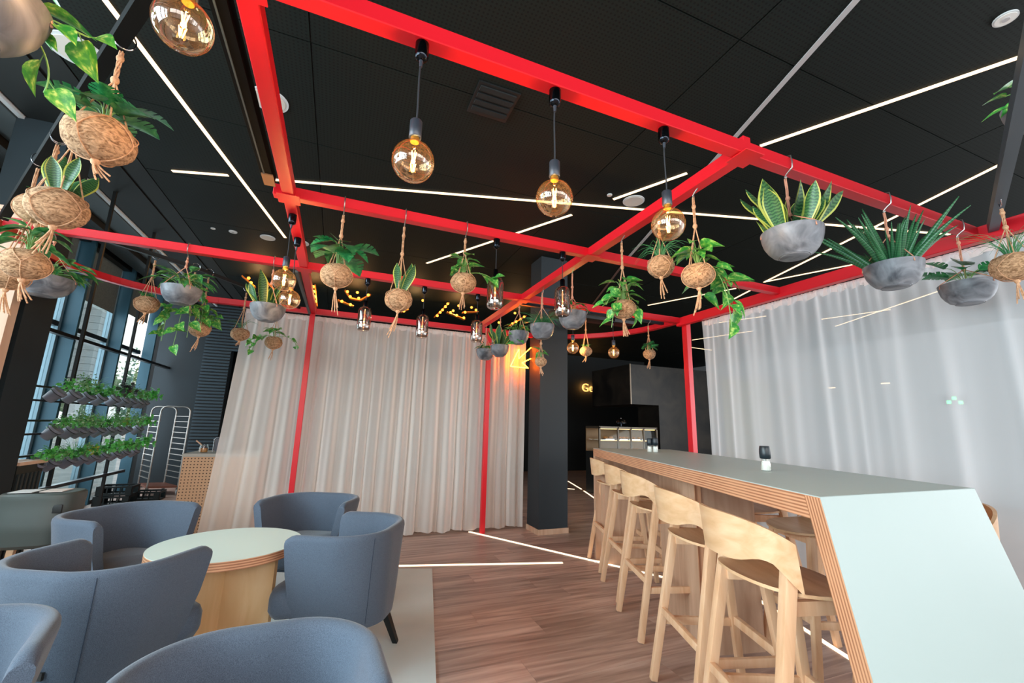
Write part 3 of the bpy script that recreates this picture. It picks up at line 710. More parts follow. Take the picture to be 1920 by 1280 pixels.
chairs = [((.175, 2.66), (-.90, .44), 'blue-grey fabric armchair right of the round table, seen from its side'),
          ((-.085, 3.65), (-.42, -.906), 'blue-grey armchair behind the round table in front of the curtain'),
          ((-1.155, 3.43), (.85, -.53), 'blue-grey armchair at back left, its open front towards the table'),
          ((-.855, 2.355), (.46, .887), 'large blue-grey armchair at left seen from behind with a black tag'),
          ((-.125, 1.29), (.05, -1), 'armchair at bottom centre of which only the backrest shows'),
          ((-.975, 1.62), (.25, -.97), 'armchair at bottom left corner of which only the backrest corner shows')]
for i, (p, d, lab) in enumerate(chairs):
    o = ac0 if i == 0 else copy_tree(ac0); face(o, p, d); o['label'] = lab; o['group'] = 'blue-grey lounge armchairs'
    if i == 4: o.scale = (.9, 1, .985)
    if i == 3:
        G().box((.100, -.209, .36), (.118, -.200, .385)).ob('brand_tag', M_black, o)

# round table
rt = thing('round_table', 'low round table with pale green top on crossed plywood panels', 'table', (-.47, 2.83, 0))
G().lathe([(.352, .556), (.352, .598)], n=72).ob('tabletop_core', M_edgeZ, rt, smooth=True)
G().lathe([(.351, .598), (.351, .6005)], n=72).ob('tabletop_laminate', M_lamt, rt)
for a in (-.52, -.52+PI/2):
    c, s = math.cos(a), math.sin(a); G().prism([(c*.29-s*.012, s*.29+c*.012), (-c*.29-s*.012, -s*.29+c*.012), (-c*.29+s*.012, -s*.29-c*.012), (c*.29+s*.012, s*.29-c*.012)], .0125, .556).ob('pedestal_panel', M_tableply, rt)

# ------------------------------------------------------------------ leaves
def leafmesh(name, prof, m, fold=.18, droop=.25, sweep=0.0, thick=0.0):
    """prof: (t, halfwidth) pairs, unit length along +y; normal +z"""
    V, uv, F = [], [], []
    for (t_, w) in prof:
        for k in (-1, -.5, 0, .5, 1):
            y = t_ + sweep*abs(k)*w*1.2; x = k*w; z = fold*abs(k)*w - droop*t_*t_ ; V.append((x, y, z)); uv.append((.5+k*.5, t_))
    n = len(prof)
    F = [[i*5+j, i*5+j+1, (i+1)*5+j+1, (i+1)*5+j] for i in range(n-1) for j in range(4)]
    return mesh(name, V, F, m, smooth=True, uv=uv)
heart = [(-.06, .10), (-.02, .24), (.08, .34), (.22, .385), (.40, .35), (.58, .26), (.75, .15), (.90, .06), (1.0, .005)]
lance = [(0, .02), (.1, .12), (.25, .19), (.45, .21), (.65, .17), (.85, .08), (1.0, .004)]
mon = [(-.05, .10), (0, .26), (.08, .40), (.20, .44), (.215, .24), (.235, .24), (.25, .46), (.40, .45), (.415, .20), (.445, .20), (.46, .42), (.58, .36), (.595, .17), (.615, .17), (.63, .31), (.68, .30), (.74, .22), (.88, .12), (1.0, .01)]
Lm = {'heart': leafmesh('leaf', heart, L_pothos, .3, .28), 'heart2': leafmesh('leaf', heart, L_pothos, .5, .10), 'mon': leafmesh('leaf', mon, L_monst, .16, .30, .18), 'mon2': leafmesh('leaf', mon, L_monst, .3, .12, .22),
      'lance': leafmesh('leaf', lance, L_dark, .35, .35), 'lance2': leafmesh('leaf', lance, L_dark, .5, .12)}
def blade(name, m, w=.16, bend=.12, tw=.5):
    V, uv, F = [], [], []; n = 12
    for i in range(n+1):
        t_ = i/n; ww = w*(.50 + .62*math.sin(min(1, t_*1.35)*PI/2)) * (1 if t_ < .6 else max(.01, 1-((t_-.6)/.4)**1.7)); a = tw*t_
        for k in (-1, -.5, 0, .5, 1):
            x = k*ww; y0_ = .5*abs(k)**2*ww; V.append((x*math.cos(a) - y0_*math.sin(a), x*math.sin(a)+y0_*math.cos(a) + bend*t_*t_, t_)); uv.append((.5+k*.5, t_))
    F = [[i*5+j, i*5+j+1, (i+1)*5+j+1, (i+1)*5+j] for i in range(n) for j in range(4)]
    return mesh(name, V, F, m, smooth=True, uv=uv)
Bl = [blade('blade', L_snake, .135, .10, .5), blade('blade', L_snake, .15, .22, -.7), blade('blade', L_snake, .125, .02, .9)]
def spear(bend):
    g = G(); P = [(0, bend*t_*t_, t_) for t_ in [i/10 for i in range(11)]]; g.tube(P, [.055*(1-.9*(i/10)**1.5) for i in range(11)], 7)
    uv = [(.5, v.z) for v in g.V]; return mesh('spear', g.V, g.F, L_cyl, smooth=True, uv=uv)
Sp = [spear(.05), spear(.22)]
def grow(c, d, hh, rr2, n, rng, m, w=.0022):  # drooping grass blades
    g = G()
    for i in range(n):
        a = rng.random()*2*PI; q = rng.random()**.5*rr2; b0 = Vector(c) + Vector((math.cos(a)*q, math.sin(a)*q, 0)); L_ = hh*(.5+.7*rng.random()); out = Vector((math.cos(a), math.sin(a), 0))*L_*(.35+.9*rng.random()*d)
        P = bez([b0, b0+Vector((0,0,L_*.75))+out*.25, b0+out+Vector((0,0,L_*(.75-.75*d*rng.random())))], 6)
        g.tube(P, [w*(1-.8*i_/6) for i_ in range(7)], 3, cap=False)
    return g
def put(me, name, parent, p, d, nrm, s):
    d = Vector(d).normalized(); nrm = Vector(nrm); x = d.cross(nrm)
    if x.length < 1e-3: x = d.orthogonal()
    x.normalize(); z = x.cross(d)
    o = bpy.data.objects.new(name, me); COL.objects.link(o); o.parent = parent
    o.matrix_local = Matrix.Translation(p) @ Matrix((x, d, z)).transposed().to_4x4() @ Matrix.Diagonal((s, s, s, 1))
    return o
def plant(kind, root, c, R_, seed, n=12, size=1.0, vines=()):
    """c: centre of the soil (local). vines: list of (azimuth_deg, reach, drop, leaves)"""
    rng = random.Random(seed); c = Vector(c); stems = G()
    if kind in ('pothos', 'monstera', 'bush'):
        keys = {'pothos': ('heart', 'heart2'), 'monstera': ('mon', 'mon2'), 'bush': ('lance', 'lance2')}[kind]
        n = int(n*1.35)
        for i in range(n):
            a = 2*PI*(i + rng.random()*.7)/n; out = Vector((math.cos(a), math.sin(a), 0)); up = rng.random()
            reach = R_*(.55+.75*rng.random())*size; h = (.035+.09*up)*size if kind != 'monstera' else (.03+.10*up)*size
            tip = c + out*reach + Vector((0, 0, h)); P = bez([c + out*R_*.15, c + out*reach*.3 + Vector((0,0,h*1.2)), tip], 6); stems.tube(P, .0022*size, 5)
            ls = {'pothos': .088, 'monstera': .120, 'bush': .115}[kind]*size*(.75+.5*rng.random())
            dd = out*(.8+.4*rng.random()) + Vector((rng.uniform(-.4,.4), rng.uniform(-.4,.4), rng.uniform(-.55,.45))); nn = Vector((rng.uniform(-.35,.35), rng.uniform(-.35,.35)-.25, 1))
            put(Lm[keys[rng.random() < .4]], 'leaf', root, tip, dd, nn, ls)
        for (az, reach, drop, k) in vines:
            a = math.radians(az); out = Vector((math.cos(a), math.sin(a), 0)); side = Vector((-math.sin(a), math.cos(a), 0))
            P = bez([c, c + out*reach*.6 + Vector((0,0,.05)), c + out*reach + side*rng.uniform(-.03,.03) + Vector((0,0,-drop*.3)), c + out*reach*(.9+.2*rng.random()) + Vector((0,0,-drop))], 16); stems.tube(P, .0021, 5)
            for j in range(k):
                q = .25 + .75*(j+.5)/k; p = P[min(16, int(q*16))]; sgn = 1 if j % 2 else -1
                dd = out*.4*rng.uniform(.3,1.5) + side*sgn*rng.uniform(.3,1) + Vector((0,0,rng.uniform(-.9,.1))); st = p + dd.normalized()*.025
                stems.tube([p, st], .0014, 4); put(Lm[keys[rng.random() < .5]], 'leaf', root, st, dd, (rng.uniform(-.5,.5), -.6, .6), .082*size*(.75+.5*rng.random()))
        stems.ob('stem', M_stem, root, smooth=True)
    elif kind == 'snake':
        for i in range(n):
            a = rng.random()*2*PI; q = R_*.62*rng.random()**.5; p = c + Vector((math.cos(a)*q, math.sin(a)*q, -.01)); tilt = .12+.55*q/R_
            M_ = Matrix.Translation(p) @ Matrix.Rotation(a-PI/2, 4, 'Z') @ Matrix.Rotation(-tilt, 4, 'X') @ Matrix.Rotation(rng.uniform(-1.5,1.5), 4, 'Z'); s = size*(.125+.10*rng.random())
            o = bpy.data.objects.new('leaf', Bl[i % 3]); COL.objects.link(o); o.parent = root; o.matrix_local = M_ @ Matrix.Diagonal((s*1.25, s*1.25, s*1.1, 1))
    elif kind == 'spear':
        for i in range(n):
            a = rng.random()*2*PI; q = R_*.7*rng.random()**.6; p = c + Vector((math.cos(a)*q, math.sin(a)*q, -.01)); tilt = .08 + .95*q/R_
            M_ = Matrix.Translation(p) @ Matrix.Rotation(a-PI/2, 4, 'Z') @ Matrix.Rotation(-tilt, 4, 'X'); s = size*(.17+.15*rng.random())
            o = bpy.data.objects.new('leaf', Sp[i % 2]); COL.objects.link(o); o.parent = root; o.matrix_local = M_ @ Matrix.Diagonal((s*.95, s*.95, s, 1))
    elif kind == 'grass':
        g = grow(c, 1.1, .15*size, R_*.4, n, rng, L_grass, .0019); o = g.ob('grass_tuft', L_grass, root, smooth=True); o['kind'] = 'stuff'
    elif kind == 'moss':
        g = grow(c, .5, .045*size, R_*.8, n, rng, L_grassl, .0018); o = g.ob('moss_tuft', L_grassl, root, smooth=True); o['kind'] = 'stuff'

def hook(root, z, kind='beam'):
    g = G()
    if kind == 'ring': P = [(0, .032*math.cos(a), z+.01+.032*math.sin(a)) for a in [PI*2*i/24 for i in range(25)]]; P = [(p[1]*.8, p[1]*.4, p[2]) for p in P]; g.tube(P, .0025, 6)
    else:
        P = [(0, -.008, z-.03), (0, .006, z-.038), (0, .012, z-.026), (0, -.012, z-.012), (0, -.035, z+.002), (0, -.038, z+.03), (0, -.034, z+.062), (0, 0, z+.072), (0, .034, z+.064)]
        g.tube(bez(P[:5], 8) + [Vector(p) for p in P[5:]], .0032, 6)
    g.ob('hook', M_chrome if kind == 'ring' else M_steel, root, smooth=True)

def coir_pot(x, y, z, hz, seed, kind, label, r_=.075, n=12, size=1.0, vines=(), hk='beam', knot=None, squash=.84, turn=None, tail=.10, group=None):
    """coconut fibre ball planter in a jute net; z = ball centre, hz = height of the bar it hangs on"""
    rng = random.Random(seed); t = thing('hanging_planter', label, 'hanging planter', (x, y, z), 0, group or 'coconut fibre planters in jute nets')
    prof = []
    for i in range(2, 19):
        a = PI*i/19; prof.append((r_*math.sin(PI*i/20 if i else 0), -r_*squash*math.cos(PI*i/20)))
    prof = [(r_*math.sin(PI*i/20), -r_*squash*math.cos(PI*i/20)) for i in range(1, 17)]
    rr, zz = prof[-1]; prof += [(rr*.86, zz+.002), (rr*.80, zz-.012)]
    g = G().lathe(prof, n=36)
    for v in g.V:
        k = 1 + .05*noise.noise(Vector(v)*18/max(.5, r_/.08) + Vector((seed*3.7, 0, 0))) + .018*noise.noise(Vector(v)*70 + Vector((seed, 0, 0))); v *= k
    g.ob('coir_ball', M_coir, t, smooth=True)
    zr = prof[15][1]; R_ = prof[15][0]
    G().lathe([(R_*.8, zr-.012), (R_*.5, zr-.002), (.002, zr)], n=20, capb=False).ob('soil', M_soil, t, smooth=True)
    top = hz - z; kz = knot if knot else top*.52 + zr*.48
    g = G(); c_ = .0024; turn = rng.random()*2*PI if turn is None else turn
    for k in range(4):
        a = turn + k*PI/2; ca, sa = math.cos(a), math.sin(a); off = .004
        # two strands up to the hook, twisted
        P = [Vector((math.cos(a+q*5)*off*1.2, math.sin(a+q*5)*off*1.2, kz + (top-.036-kz)*q)) for q in [i/10 for i in range(11)]]; g.tube(P, c_, 5)
        P = [Vector((0, 0, kz))]
        rim = Vector((ca*R_*1.12, sa*R_*1.12, zr*.96)); P.append(rim)
        def onb(aa, el): return Vector((math.cos(aa)*math.cos(el)*r_, math.sin(aa)*math.cos(el)*r_, math.sin(el)*r_*squash))*1.035
        el0 = math.asin(min(.98, zr/(r_*squash)))
        g.tube(P, c_*1.1, 5)
        for sgn in (-1, 1):
            Q = [onb(a + sgn*PI/4*q, el0*(1-q) + (-.15)*q) for q in [i/6 for i in range(7)]]; Q[0] = rim; g.tube(Q, c_*.85, 5)
        Q = [onb(a+PI/4, -.15 - (1.28)*q) for q in [i/6 for i in range(7)]]; g.tube(Q, c_*.9, 5)
    g.ob('jute_cord', M_jute, t, smooth=True)
    G().sphere((0, 0, kz), .0115, 6, 1.3).ob('knot', M_jute, t, smooth=True)
    if top-kz > .12: G().sphere((0, 0, (kz+top)/2+.01), .0105, 6, 1.3).ob('knot', M_jute, t, smooth=True)
    g = G().sphere((0, 0, -r_*squash*1.06), .012, 6, 1.2)
    lean = rng.uniform(-.03, .03)
    for k in range(6):
        a = k*PI/3+rng.random(); L_ = tail*(.75+.4*rng.random()); e_ = Vector((math.cos(a)*.018+lean, math.sin(a)*.018, -r_*squash*1.06-L_))
        g.tube(bez([(0, 0, -r_*squash*1.06), (math.cos(a)*.008, math.sin(a)*.008, -r_*squash*1.06-L_*.4), e_], 6), .0027, 5)
    g.ob('tassel', M_jute, t, smooth=True)
    hook(t, top, hk)
    if kind: plant(kind, t, (0, 0, zr), R_, seed, n, size, vines)
    return t

def bowl_pot(x, y, z, hz, seed, kind, label, r_=.122, n=12, size=1.0, vines=(), knots=(.10, .17), hk='beam', turn=None, h=.115, group=None):
    rng = random.Random(seed); t = thing('hanging_planter', label, 'hanging planter', (x, y, z), 0, group or 'grey stone-look bowl planters')
    prof = [(.45*r_, -h/2), (.50*r_, -h/2-.001), (.52*r_, -h/2+.004), (.66*r_, -h*.40), (.80*r_, -h*.22), (.91*r_, 0), (.97*r_, h*.25), (r_, h/2), (r_-.007, h/2), (r_*.955, h*.25), (r_*.90, h*.10), (r_*.84, h*.10)]
    G().lathe(prof, n=48).ob('bowl', M_bowl, t, smooth=True)
    G().lathe([(.44*r_, -h/2-.004), (.47*r_, -h/2-.001), (.47*r_, -h/2+.002)], n=32).ob('foot', M_bowl, t, smooth=True)
    G().lathe([(r_*.93, h*.36), (r_*.5, h*.42), (.002, h*.45)], n=24, capb=False).ob('soil', M_soil, t, smooth=True)
    top = hz - z; k1 = h/2 + knots[0]; g = G(); turn = rng.random()*2*PI if turn is None else turn
    for k in range(3):
        a = turn + k*2*PI/3; e_ = Vector((math.cos(a)*(r_+.001), math.sin(a)*(r_+.001), h/2-.022)); g.tube([(0, 0, k1), Vector((math.cos(a)*r_*.97, math.sin(a)*r_*.97, h/2+.002)), e_], .0026, 5)
        g.tube([Vector((math.cos(a+q*4)*.004, math.sin(a+q*4)*.004, k1+(top-.036-k1)*q)) for q in [i/8 for i in range(9)]], .0026, 5)
    g.ob('leather_cord', M_leather, t, smooth=True)
    for kz in (k1, h/2 + knots[1]):
        if kz < top-.03: G().sphere((0, 0, kz), .010, 6, 1.2).ob('knot', M_leather, t, smooth=True)
    hook(t, top, hk)
    if kind: plant(kind, t, (0, 0, h*.42), r_*.85, seed, n, size, vines)
    return t

HB = 2.43
# front right beam
bowl_pot(1.800, 1.168, 2.073, HB, 1, 'snake', 'grey bowl of yellow-edged snake plants under the right front beam', n=22, size=1.15, knots=(.085, .165), turn=.35)
bowl_pot(2.548, 1.168, 2.045, HB, 2, 'spear', 'grey bowl of spiky cylindrical snake plant second from right', n=46, size=1.12, knots=(.16, .20), turn=.1)
bowl_pot(3.255, 1.168, 2.055, HB, 3, 'monstera', 'dark grey bowl with small split leaves hanging before the right curtain', n=9, size=.85, knots=(.085, .25), turn=2.4)
# right cross beam, from the camera into the room
coir_pot(1.545, 1.465, 1.985, HB, 4, 'pothos', 'coconut planter with long trailing pothos at the right cross beam', r_=.073, n=10, size=1.05, vines=[(-5, .20, .22, 6), (-25, .13, .30, 6), (10, .24, .05, 5), (40, .16, .12, 3)], tail=.13)
coir_pot(1.545, 1.715, 2.12, HB, 5, 'grass', 'coconut planter with wispy grass beside the third globe lamp', r_=.072, n=60, size=1.1)
coir_pot(1.545, 2.05, 1.965, HB, 6, 'pothos', 'coconut planter almost covered by pothos leaves on right cross beam', r_=.072, n=14, size=1.0, vines=[(190, .10, .18, 5), (-20, .07, .10, 4), (200, .16, .06, 3)], tail=.10)
bowl_pot(1.545, 2.66, 2.03, HB, 7, 'bush', 'grey bowl of succulents behind the smoked lamp on right cross beam', r_=.105, n=18, size=.62, knots=(.12, .20))
bowl_pot(1.545, 3.17, 2.045, HB, 8, 'grass', 'grey bowl of tall fine grass in front of the pillar', r_=.105, n=170, size=.95, knots=(.16, .19))
bowl_pot(1.545, 3.68, 2.085, HB, 9, 'pothos', 'grey bowl with pothos just left of the pillar', r_=.10, n=12, size=.85, knots=(.20, .25), vines=[(230, .06, .16, 3)])
bowl_pot(1.545, 4.20, 2.04, HB, 10, 'snake', 'small grey bowl with snake plant and vines left of the neon arrow', r_=.10, n=7, size=1.1, knots=(.22, .26))
bowl_pot(1.545, 4.68, 2.07, HB, 12, 'bush', 'small dark bowl at the far end of the right cross beam', r_=.11, n=16, size=.75, knots=(.16, .20))
coir_pot(1.60, 3.30, 1.81, HB, 13, 'pothos', 'tiny coconut planter hanging low in front of the pillar', r_=.05, n=4, size=.7, knot=.16, tail=.07)
# second beam
coir_pot(-.075, 2.412, 2.035, HB, 14, 'monstera', 'coconut planter with split-leaf plant left on the second beam', r_=.081, n=11, size=1.12, vines=[], tail=.13)
coir_pot(.262, 2.412, 1.945, HB, 15, 'snake', 'coconut planter with two snake plant leaves on second beam', r_=.077, n=4, size=1.0, tail=.14)
coir_pot(.637, 2.412, 2.105, HB, 16, 'pothos', 'coconut planter with pothos on second beam beside smoked lamp', r_=.075, n=11, size=.95, vines=[(-10, .19, .02, 5)], tail=.10)
# third beam
bowl_pot(-1.115, 3.588, 2.105, HB, 17, 'bush', 'grey bowl of leafy plant on the third beam at left', r_=.122, n=18, size=1.0, knots=(.16, .20))
bowl_pot(-.564, 3.588, 2.045, HB, 18, 'snake', 'grey-brown bowl of tall snake plants behind the twin globes', r_=.122, n=9, size=1.15, knots=(.18, .25))
bowl_pot(-1.845, 3.588, 2.065, HB, 19, 'bush', 'grey bowl under the red beam at far left', r_=.15, n=26, size=1.1, knots=(.20, .25))
# upper left diagonal bar with ring hooks
coir_pot(-.757, 1.56, 2.085, 2.44, 20, 'monstera', 'large coconut planter with split leaves on the upper left bar', r_=.088, n=10, size=.80, hk='ring', squash=.8, tail=.05, turn=.6)
coir_pot(-1.01, 1.935, 1.985, 2.44, 21, 'snake', 'coconut planter with yellow-edged leaves, second on upper left bar', r_=.087, n=6, size=.85, hk='ring', squash=.8, turn=.4)
coir_pot(-1.25, 2.30, 2.10, 2.44, 22, 'moss', 'coconut planter with curly moss behind the second one at left', r_=.080, n=90, size=1.0, hk='ring', squash=.8)
coir_pot(-1.245, 2.285, 1.855, 2.44, 23, 'bush', 'coconut planter at the left edge with drooping dark leaves', r_=.076, n=12, size=.9, hk='ring', squash=.84, knot=.28)
coir_pot(-1.44, 2.56, 1.86, 2.44, 24, None, 'lowest coconut planter at the left edge of the picture', r_=.070, hk='ring', knot=.25)
bowl_pot(-.826, 1.145, 2.10, 2.46, 25, 'pothos', 'large grey bowl cut off by the top left corner', r_=.125, n=12, size=.9, hk='ring', knots=(.14, .2), vines=[(35, .20, -.05, 3), (60, .16, .12, 3)])
# thin bar at far left
coir_pot(-1.41, 3.90, 2.085, 2.47, 26, 'moss', 'coconut planter with fine green and long trailing pothos at far left', r_=.078, n=90, size=1.0, hk='ring', tail=.08)
coir_pot(-1.20, 4.08, 2.22, 2.47, 27, 'pothos', 'trailing pothos planter between the two left coconut balls', r_=.05, n=10, size=1.0, vines=[(200, .14, .42, 8), (250, .10, .50, 8), (170, .16, .34, 7), (300, .08, .38, 7), (20, .10, .25, 5)], hk='ring')
coir_pot(-1.13, 4.185, 1.985, 2.47, 28, 'pothos', 'coconut planter with bright pothos left of the slatted wall', r_=.078, n=14, size=1.1, vines=[(10, .10, -.08, 3)], hk='ring', tail=.12)
coir_pot(-.903, 4.51, 2.025, 2.46, 29, 'grass', 'small coconut planter with thin grass against the slatted wall', r_=.078, n=22, size=1.0, hk='ring', squash=.78, tail=.04)
coir_pot(-.665, 4.80, 2.02, 2.46, 30, 'pothos', 'coconut planter with curly vines against the back curtain', r_=.080, n=8, size=.85, vines=[(185, .16, .16, 6), (180, .22, .10, 5), (-10, .22, .10, 5)], hk='ring', tail=.10)
# far bar
coir_pot(2.37, 3.80, 2.05, 2.455, 31, 'moss', 'small coconut planter between the two far globe lamps', r_=.062, n=70, size=.9, tail=.06)
coir_pot(3.20, 3.80, 2.09, 2.455, 32, 'monstera', 'small coconut planter with split leaves near the right red post', r_=.068, n=11, size=.62, tail=.10)
# right diagonal bar
coir_pot(3.02, .905, 2.085, 2.43, 33, 'grass', 'brown coconut planter with long grass at the right edge', r_=.088, n=46, size=1.5, hk='ring', squash=.8)
bowl_pot(2.63, .62, 2.46+.14, 2.95, 34, 'pothos', 'planter above the top right corner with trailing green leaves', r_=.11, n=6, size=.9, hk='ring', vines=[(215, .16, .02, 3), (170, .17, .12, 4)])

# ------------------------------------------------------------------ lamps
def light_pt(name, root, p, power, col=(1, .62, .28), rad=.006):
    d = bpy.data.lights.new(name, 'POINT'); d.energy = power; d.color = col; d.shadow_soft_size = rad; o = bpy.data.objects.new(name, d); COL.objects.link(o); o.parent = root; o.location = p
def globe(x, y, z, hz, label, r_=.0625, power=3.2):
    t = thing('globe_pendant', label, 'pendant lamp', (x, y, z), 0, 'amber globe pendants on black cords')
    prof = [(max(.0006, r_*math.sin(PI*i/28)), -r_*math.cos(PI*i/28)) for i in range(0, 26)] + [(.0135, r_+.008)]
    G().lathe(prof, n=48, capt=False).ob('glass_globe', M_amber, t, smooth=True)
    G().lathe([(.013, r_+.002), (.0135, r_+.018)], n=20).ob('brass_cap', mat('brass', (210, 150, 60), .3, .8), t, smooth=True)
    G().lathe([(.017, r_+.016), (.0185, r_+.018), (.0185, r_+.072), (.016, r_+.075)], n=24).ob('socket', M_gunmetal, t, smooth=True)
    top = hz - z
    P = bez([(0, 0, r_+.075), (.004, 0, r_+.12), (-.005, .003, top-.12), (0, 0, top-.07)], 8); G().tube(P, .0028, 6).ob('cord', M_cable, t, smooth=True)
    G().lathe([(.0045, top-.085), (.0065, top-.062)], n=12).ob('cord_grip', M_gunmetal, t, smooth=True)
    G().lathe([(.008, top-.062), (.019, top-.055), (.0215, top-.045), (.0215, top-.002), (.0215, top)], n=28).ob('ceiling_cup', M_darkchrome, t, smooth=True)
    g = G()
    for zc_, s in ((.020, 1), (-.020, 1)):
        for k in range(5):
            a = 2*PI*k/5; g.tube([(math.cos(a)*.004, math.sin(a)*.004, zc_-.013), (math.cos(a)*.008, math.sin(a)*.008, zc_+.013)], .0011, 5)
    g.ob('filament', M_fil, t); G().tube([(0, 0, -.034), (0, 0, r_)], .002, 6).ob('stem', M_clear, t)
    light_pt('bulb_light', t, (0, 0, 0), power)
for x, y, z, lab, hz in [(.137, 1.168, 2.016, 'leftmost amber globe lamp on the front red beam', HB), (.610, 1.168, 2.011, 'middle amber globe lamp of the three on the front red beam', HB),
                     (1.098, 1.168, 2.019, 'rightmost amber globe lamp of the three on the front red beam', HB), (-.352, 2.610, 2.030, 'nearer globe of the overlapping pair on left cross beam', HB),
                     (-.352, 2.955, 2.010, 'farther and lower globe of the overlapping pair on left cross beam', HB), (2.20, 3.78, 2.065, 'far small globe lamp right beside the pillar', 2.455),
                     (2.72, 3.80, 2.065, 'far small globe lamp over the bakery counter', 2.455)]:
    globe(x, y, z, hz, lab)
globe(-.435, 1.10, 2.18, HB+.005, 'large looking globe lamp at the top left of the picture', power=2.0)
def smoked(x, y, z, hz, label):
    t = thing('smoked_pendant', label, 'pendant lamp', (x, y, z), 0, 'smoked glass cylinder pendants')
    prof = [(.020, -.100), (.034, -.102), (.045, -.095), (.051, -.078), (.0525, -.055), (.0525, .055), (.050, .075), (.040, .092), (.026, .100), (.016, .106)]
    G().lathe(prof, n=40, capt=False).ob('glass_cylinder', M_smoke, t, smooth=True)
    G().lathe([(.0165, .100), (.0165, .150), (.014, .154)], n=20).ob('socket', M_darkchrome, t, smooth=True)
    top = hz - z; G().tube([(0, 0, .152), (0, 0, top-.05)], .0026, 6).ob('cord', M_cable, t)
    G().lathe([(.006, top-.068), (.020, top-.052), (.0215, top-.045), (.0215, top)], n=28).ob('ceiling_cup', M_darkchrome, t, smooth=True)
    g = G()
    for k in range(2): g.tube([(k*.008-.004, 0, -.055), (k*.004-.002, 0, .07)], .0016, 6)
    g.ob('filament', mat('filament_soft', (255, 170, 110), .4, emit=(255, 176, 120), es=1.8), t)
    light_pt('bulb_light', t, (0, 0, 0), .35)
for x, y, z, lab in [(.845, 2.412, 2.07, 'smoked lamp behind pothos leaves on the second beam'), (1.325, 2.412, 2.08, 'smoked glass lamp left of the succulent bowl on second beam'),
                     (.130, 3.588, 2.085, 'leftmost smoked lamp on the third beam before the curtain'), (.604, 3.588, 2.075, 'middle smoked lamp on the third beam before the curtain'), (1.092, 3.588, 2.085, 'right smoked lamp on third beam near the far bowls')]:
    smoked(x, y, z, HB, lab)

# neon arrow
na = thing('neon_arrow_sign', 'glowing orange neon arrow pointing down left beside the pillar', 'neon sign', (2.2, 5.10, 2.15))
A_ = [(2.325, 2.295), (2.15, 2.13), (2.15, 2.26), (2.035, 2.02), (2.29, 2.015), (2.20, 2.08), (2.325, 2.145)]
for (a, b_) in zip(A_, A_[1:]): G().tube([(a[0]-2.2, 0, a[1]-2.15), (b_[0]-2.2, 0, b_[1]-2.15)], .0055, 8).ob('neon_tube', M_neon, na, smooth=True)

# marquee bulb signs beyond the curtain
def marquee(cx, label, bulbs, plates):
    t = thing('marquee_sign', label, 'light sign', (cx, 7.5, 3.3))
    for p in plates:
        for a, b_ in zip(p, p[1:]): G().bar((a[0]-cx, .03, a[1]-3.3), (b_[0]-cx, .03, b_[1]-3.3), .02, .09, up=(0, 1, 0)).ob('plate', M_brass, t)
    for (x, z) in bulbs:
        G().sphere((x-cx, -.02, z-3.3), .024, 6).ob('bulb', M_bulbglow, t, smooth=True)
    light_pt('marquee_light', t, (0, -.15, 0), 3, (1, .55, .2), .01)
marquee(-1.35, 'bulb sign at far left behind the snake plant bowl', [(-1.5,3.44),(-1.46,3.37),(-1.28,3.43),(-1.11,3.26)], [[(-1.6,3.47),(-1.4,3.32)], [(-1.28,3.46),(-1.05,3.24)]])
marquee(-.54, 'upright strip of bulbs beside the left cross beam', [(-.57,3.44),(-.55,3.36),(-.53,3.27),(-.51,3.19)], [[(-.55,3.48),(-.48,3.12)]])
marquee(.1, 'bulb arrow sign between the two left coconut planters', [(-.04,3.43),(.01,3.35),(.12,3.44),(.15,3.34),(.3,3.42),(-.11,3.25),(.03,3.21)], [[(-.08,3.46),(.02,3.33),(.18,3.32),(.34,3.44)], [(-.18,3.27),(.08,3.20)]])
marquee(1.08, 'pair of single sign bulbs behind the middle smoked lamp', [(1.24,3.45),(.92,3.21)], [[(.88,3.2),(1.0,3.26)]])
marquee(1.85, 'large bulb arrow sign above the curtain centre', [(1.7,3.45),(1.66,3.39),(1.61,3.32),(1.57,3.27),(1.52,3.2),(1.76,3.29),(1.81,3.33),(1.88,3.25),(2.02,3.22),(1.91,3.44),(2.04,3.33),(2.16,3.44),(2.25,3.40)], [[(1.73,3.48),(1.48,3.18)], [(1.7,3.30),(2.05,3.20)], [(2.0,3.33),(2.3,3.38)]])
marquee(3.0, 'bulb sign partly hidden beside the pillar top', [(3.05,3.44),(3.17,3.33),(3.25,3.39),(3.08,3.27),(3.0,3.22),(2.72,3.21)], [[(2.95,3.18),(3.3,3.42)]])

# ------------------------------------------------------------------ left background: herb rack, crates, trolley, counter
rk = thing('herb_rack', 'black steel herb rack of poles and rails in front of the windows', 'rack', (-2.32, 5.7, 0))
for y in (5.214, 6.238): G().box((-.013, y-5.7-.013, 0), (.013, y-5.7+.013, H3)).ob('pole', M_black, rk)
for z, ya, yb in ((1.48, 4.65, 6.75), (1.365, 4.65, 6.75), (1.20, 4.65, 6.75), (1.09, 4.65, 6.75), (.915, 4.65, 6.75), (.80, 4.65, 6.75)): G().box((.0, ya-5.7, z-.008), (.02, yb-5.7, z+.008)).ob('rail', M_black, rk)
G().box((-.02, 4.9-5.7, .60), (.03, 6.65-5.7, .63)).ob('handrail', M_gunmetal, rk)
def pot_herb():
    t = thing('herb_pot', '', 'potted herb'); Mx = Matrix.Rotation(.75, 4, 'Y')
    G().lathe([(.040, -.055), (.043, -.056), (.054, .03), (.058, .032), (.060, .055), (.055, .055), (.052, .04)], n=20, M=Mx).ob('pot', M_pot, t, smooth=True)
    G().lathe([(.0585, .028), (.0605, .031), (.0585, .034)], n=20, M=Mx, capb=False, capt=False).ob('pot_rim', M_black, t, smooth=True)
    return t
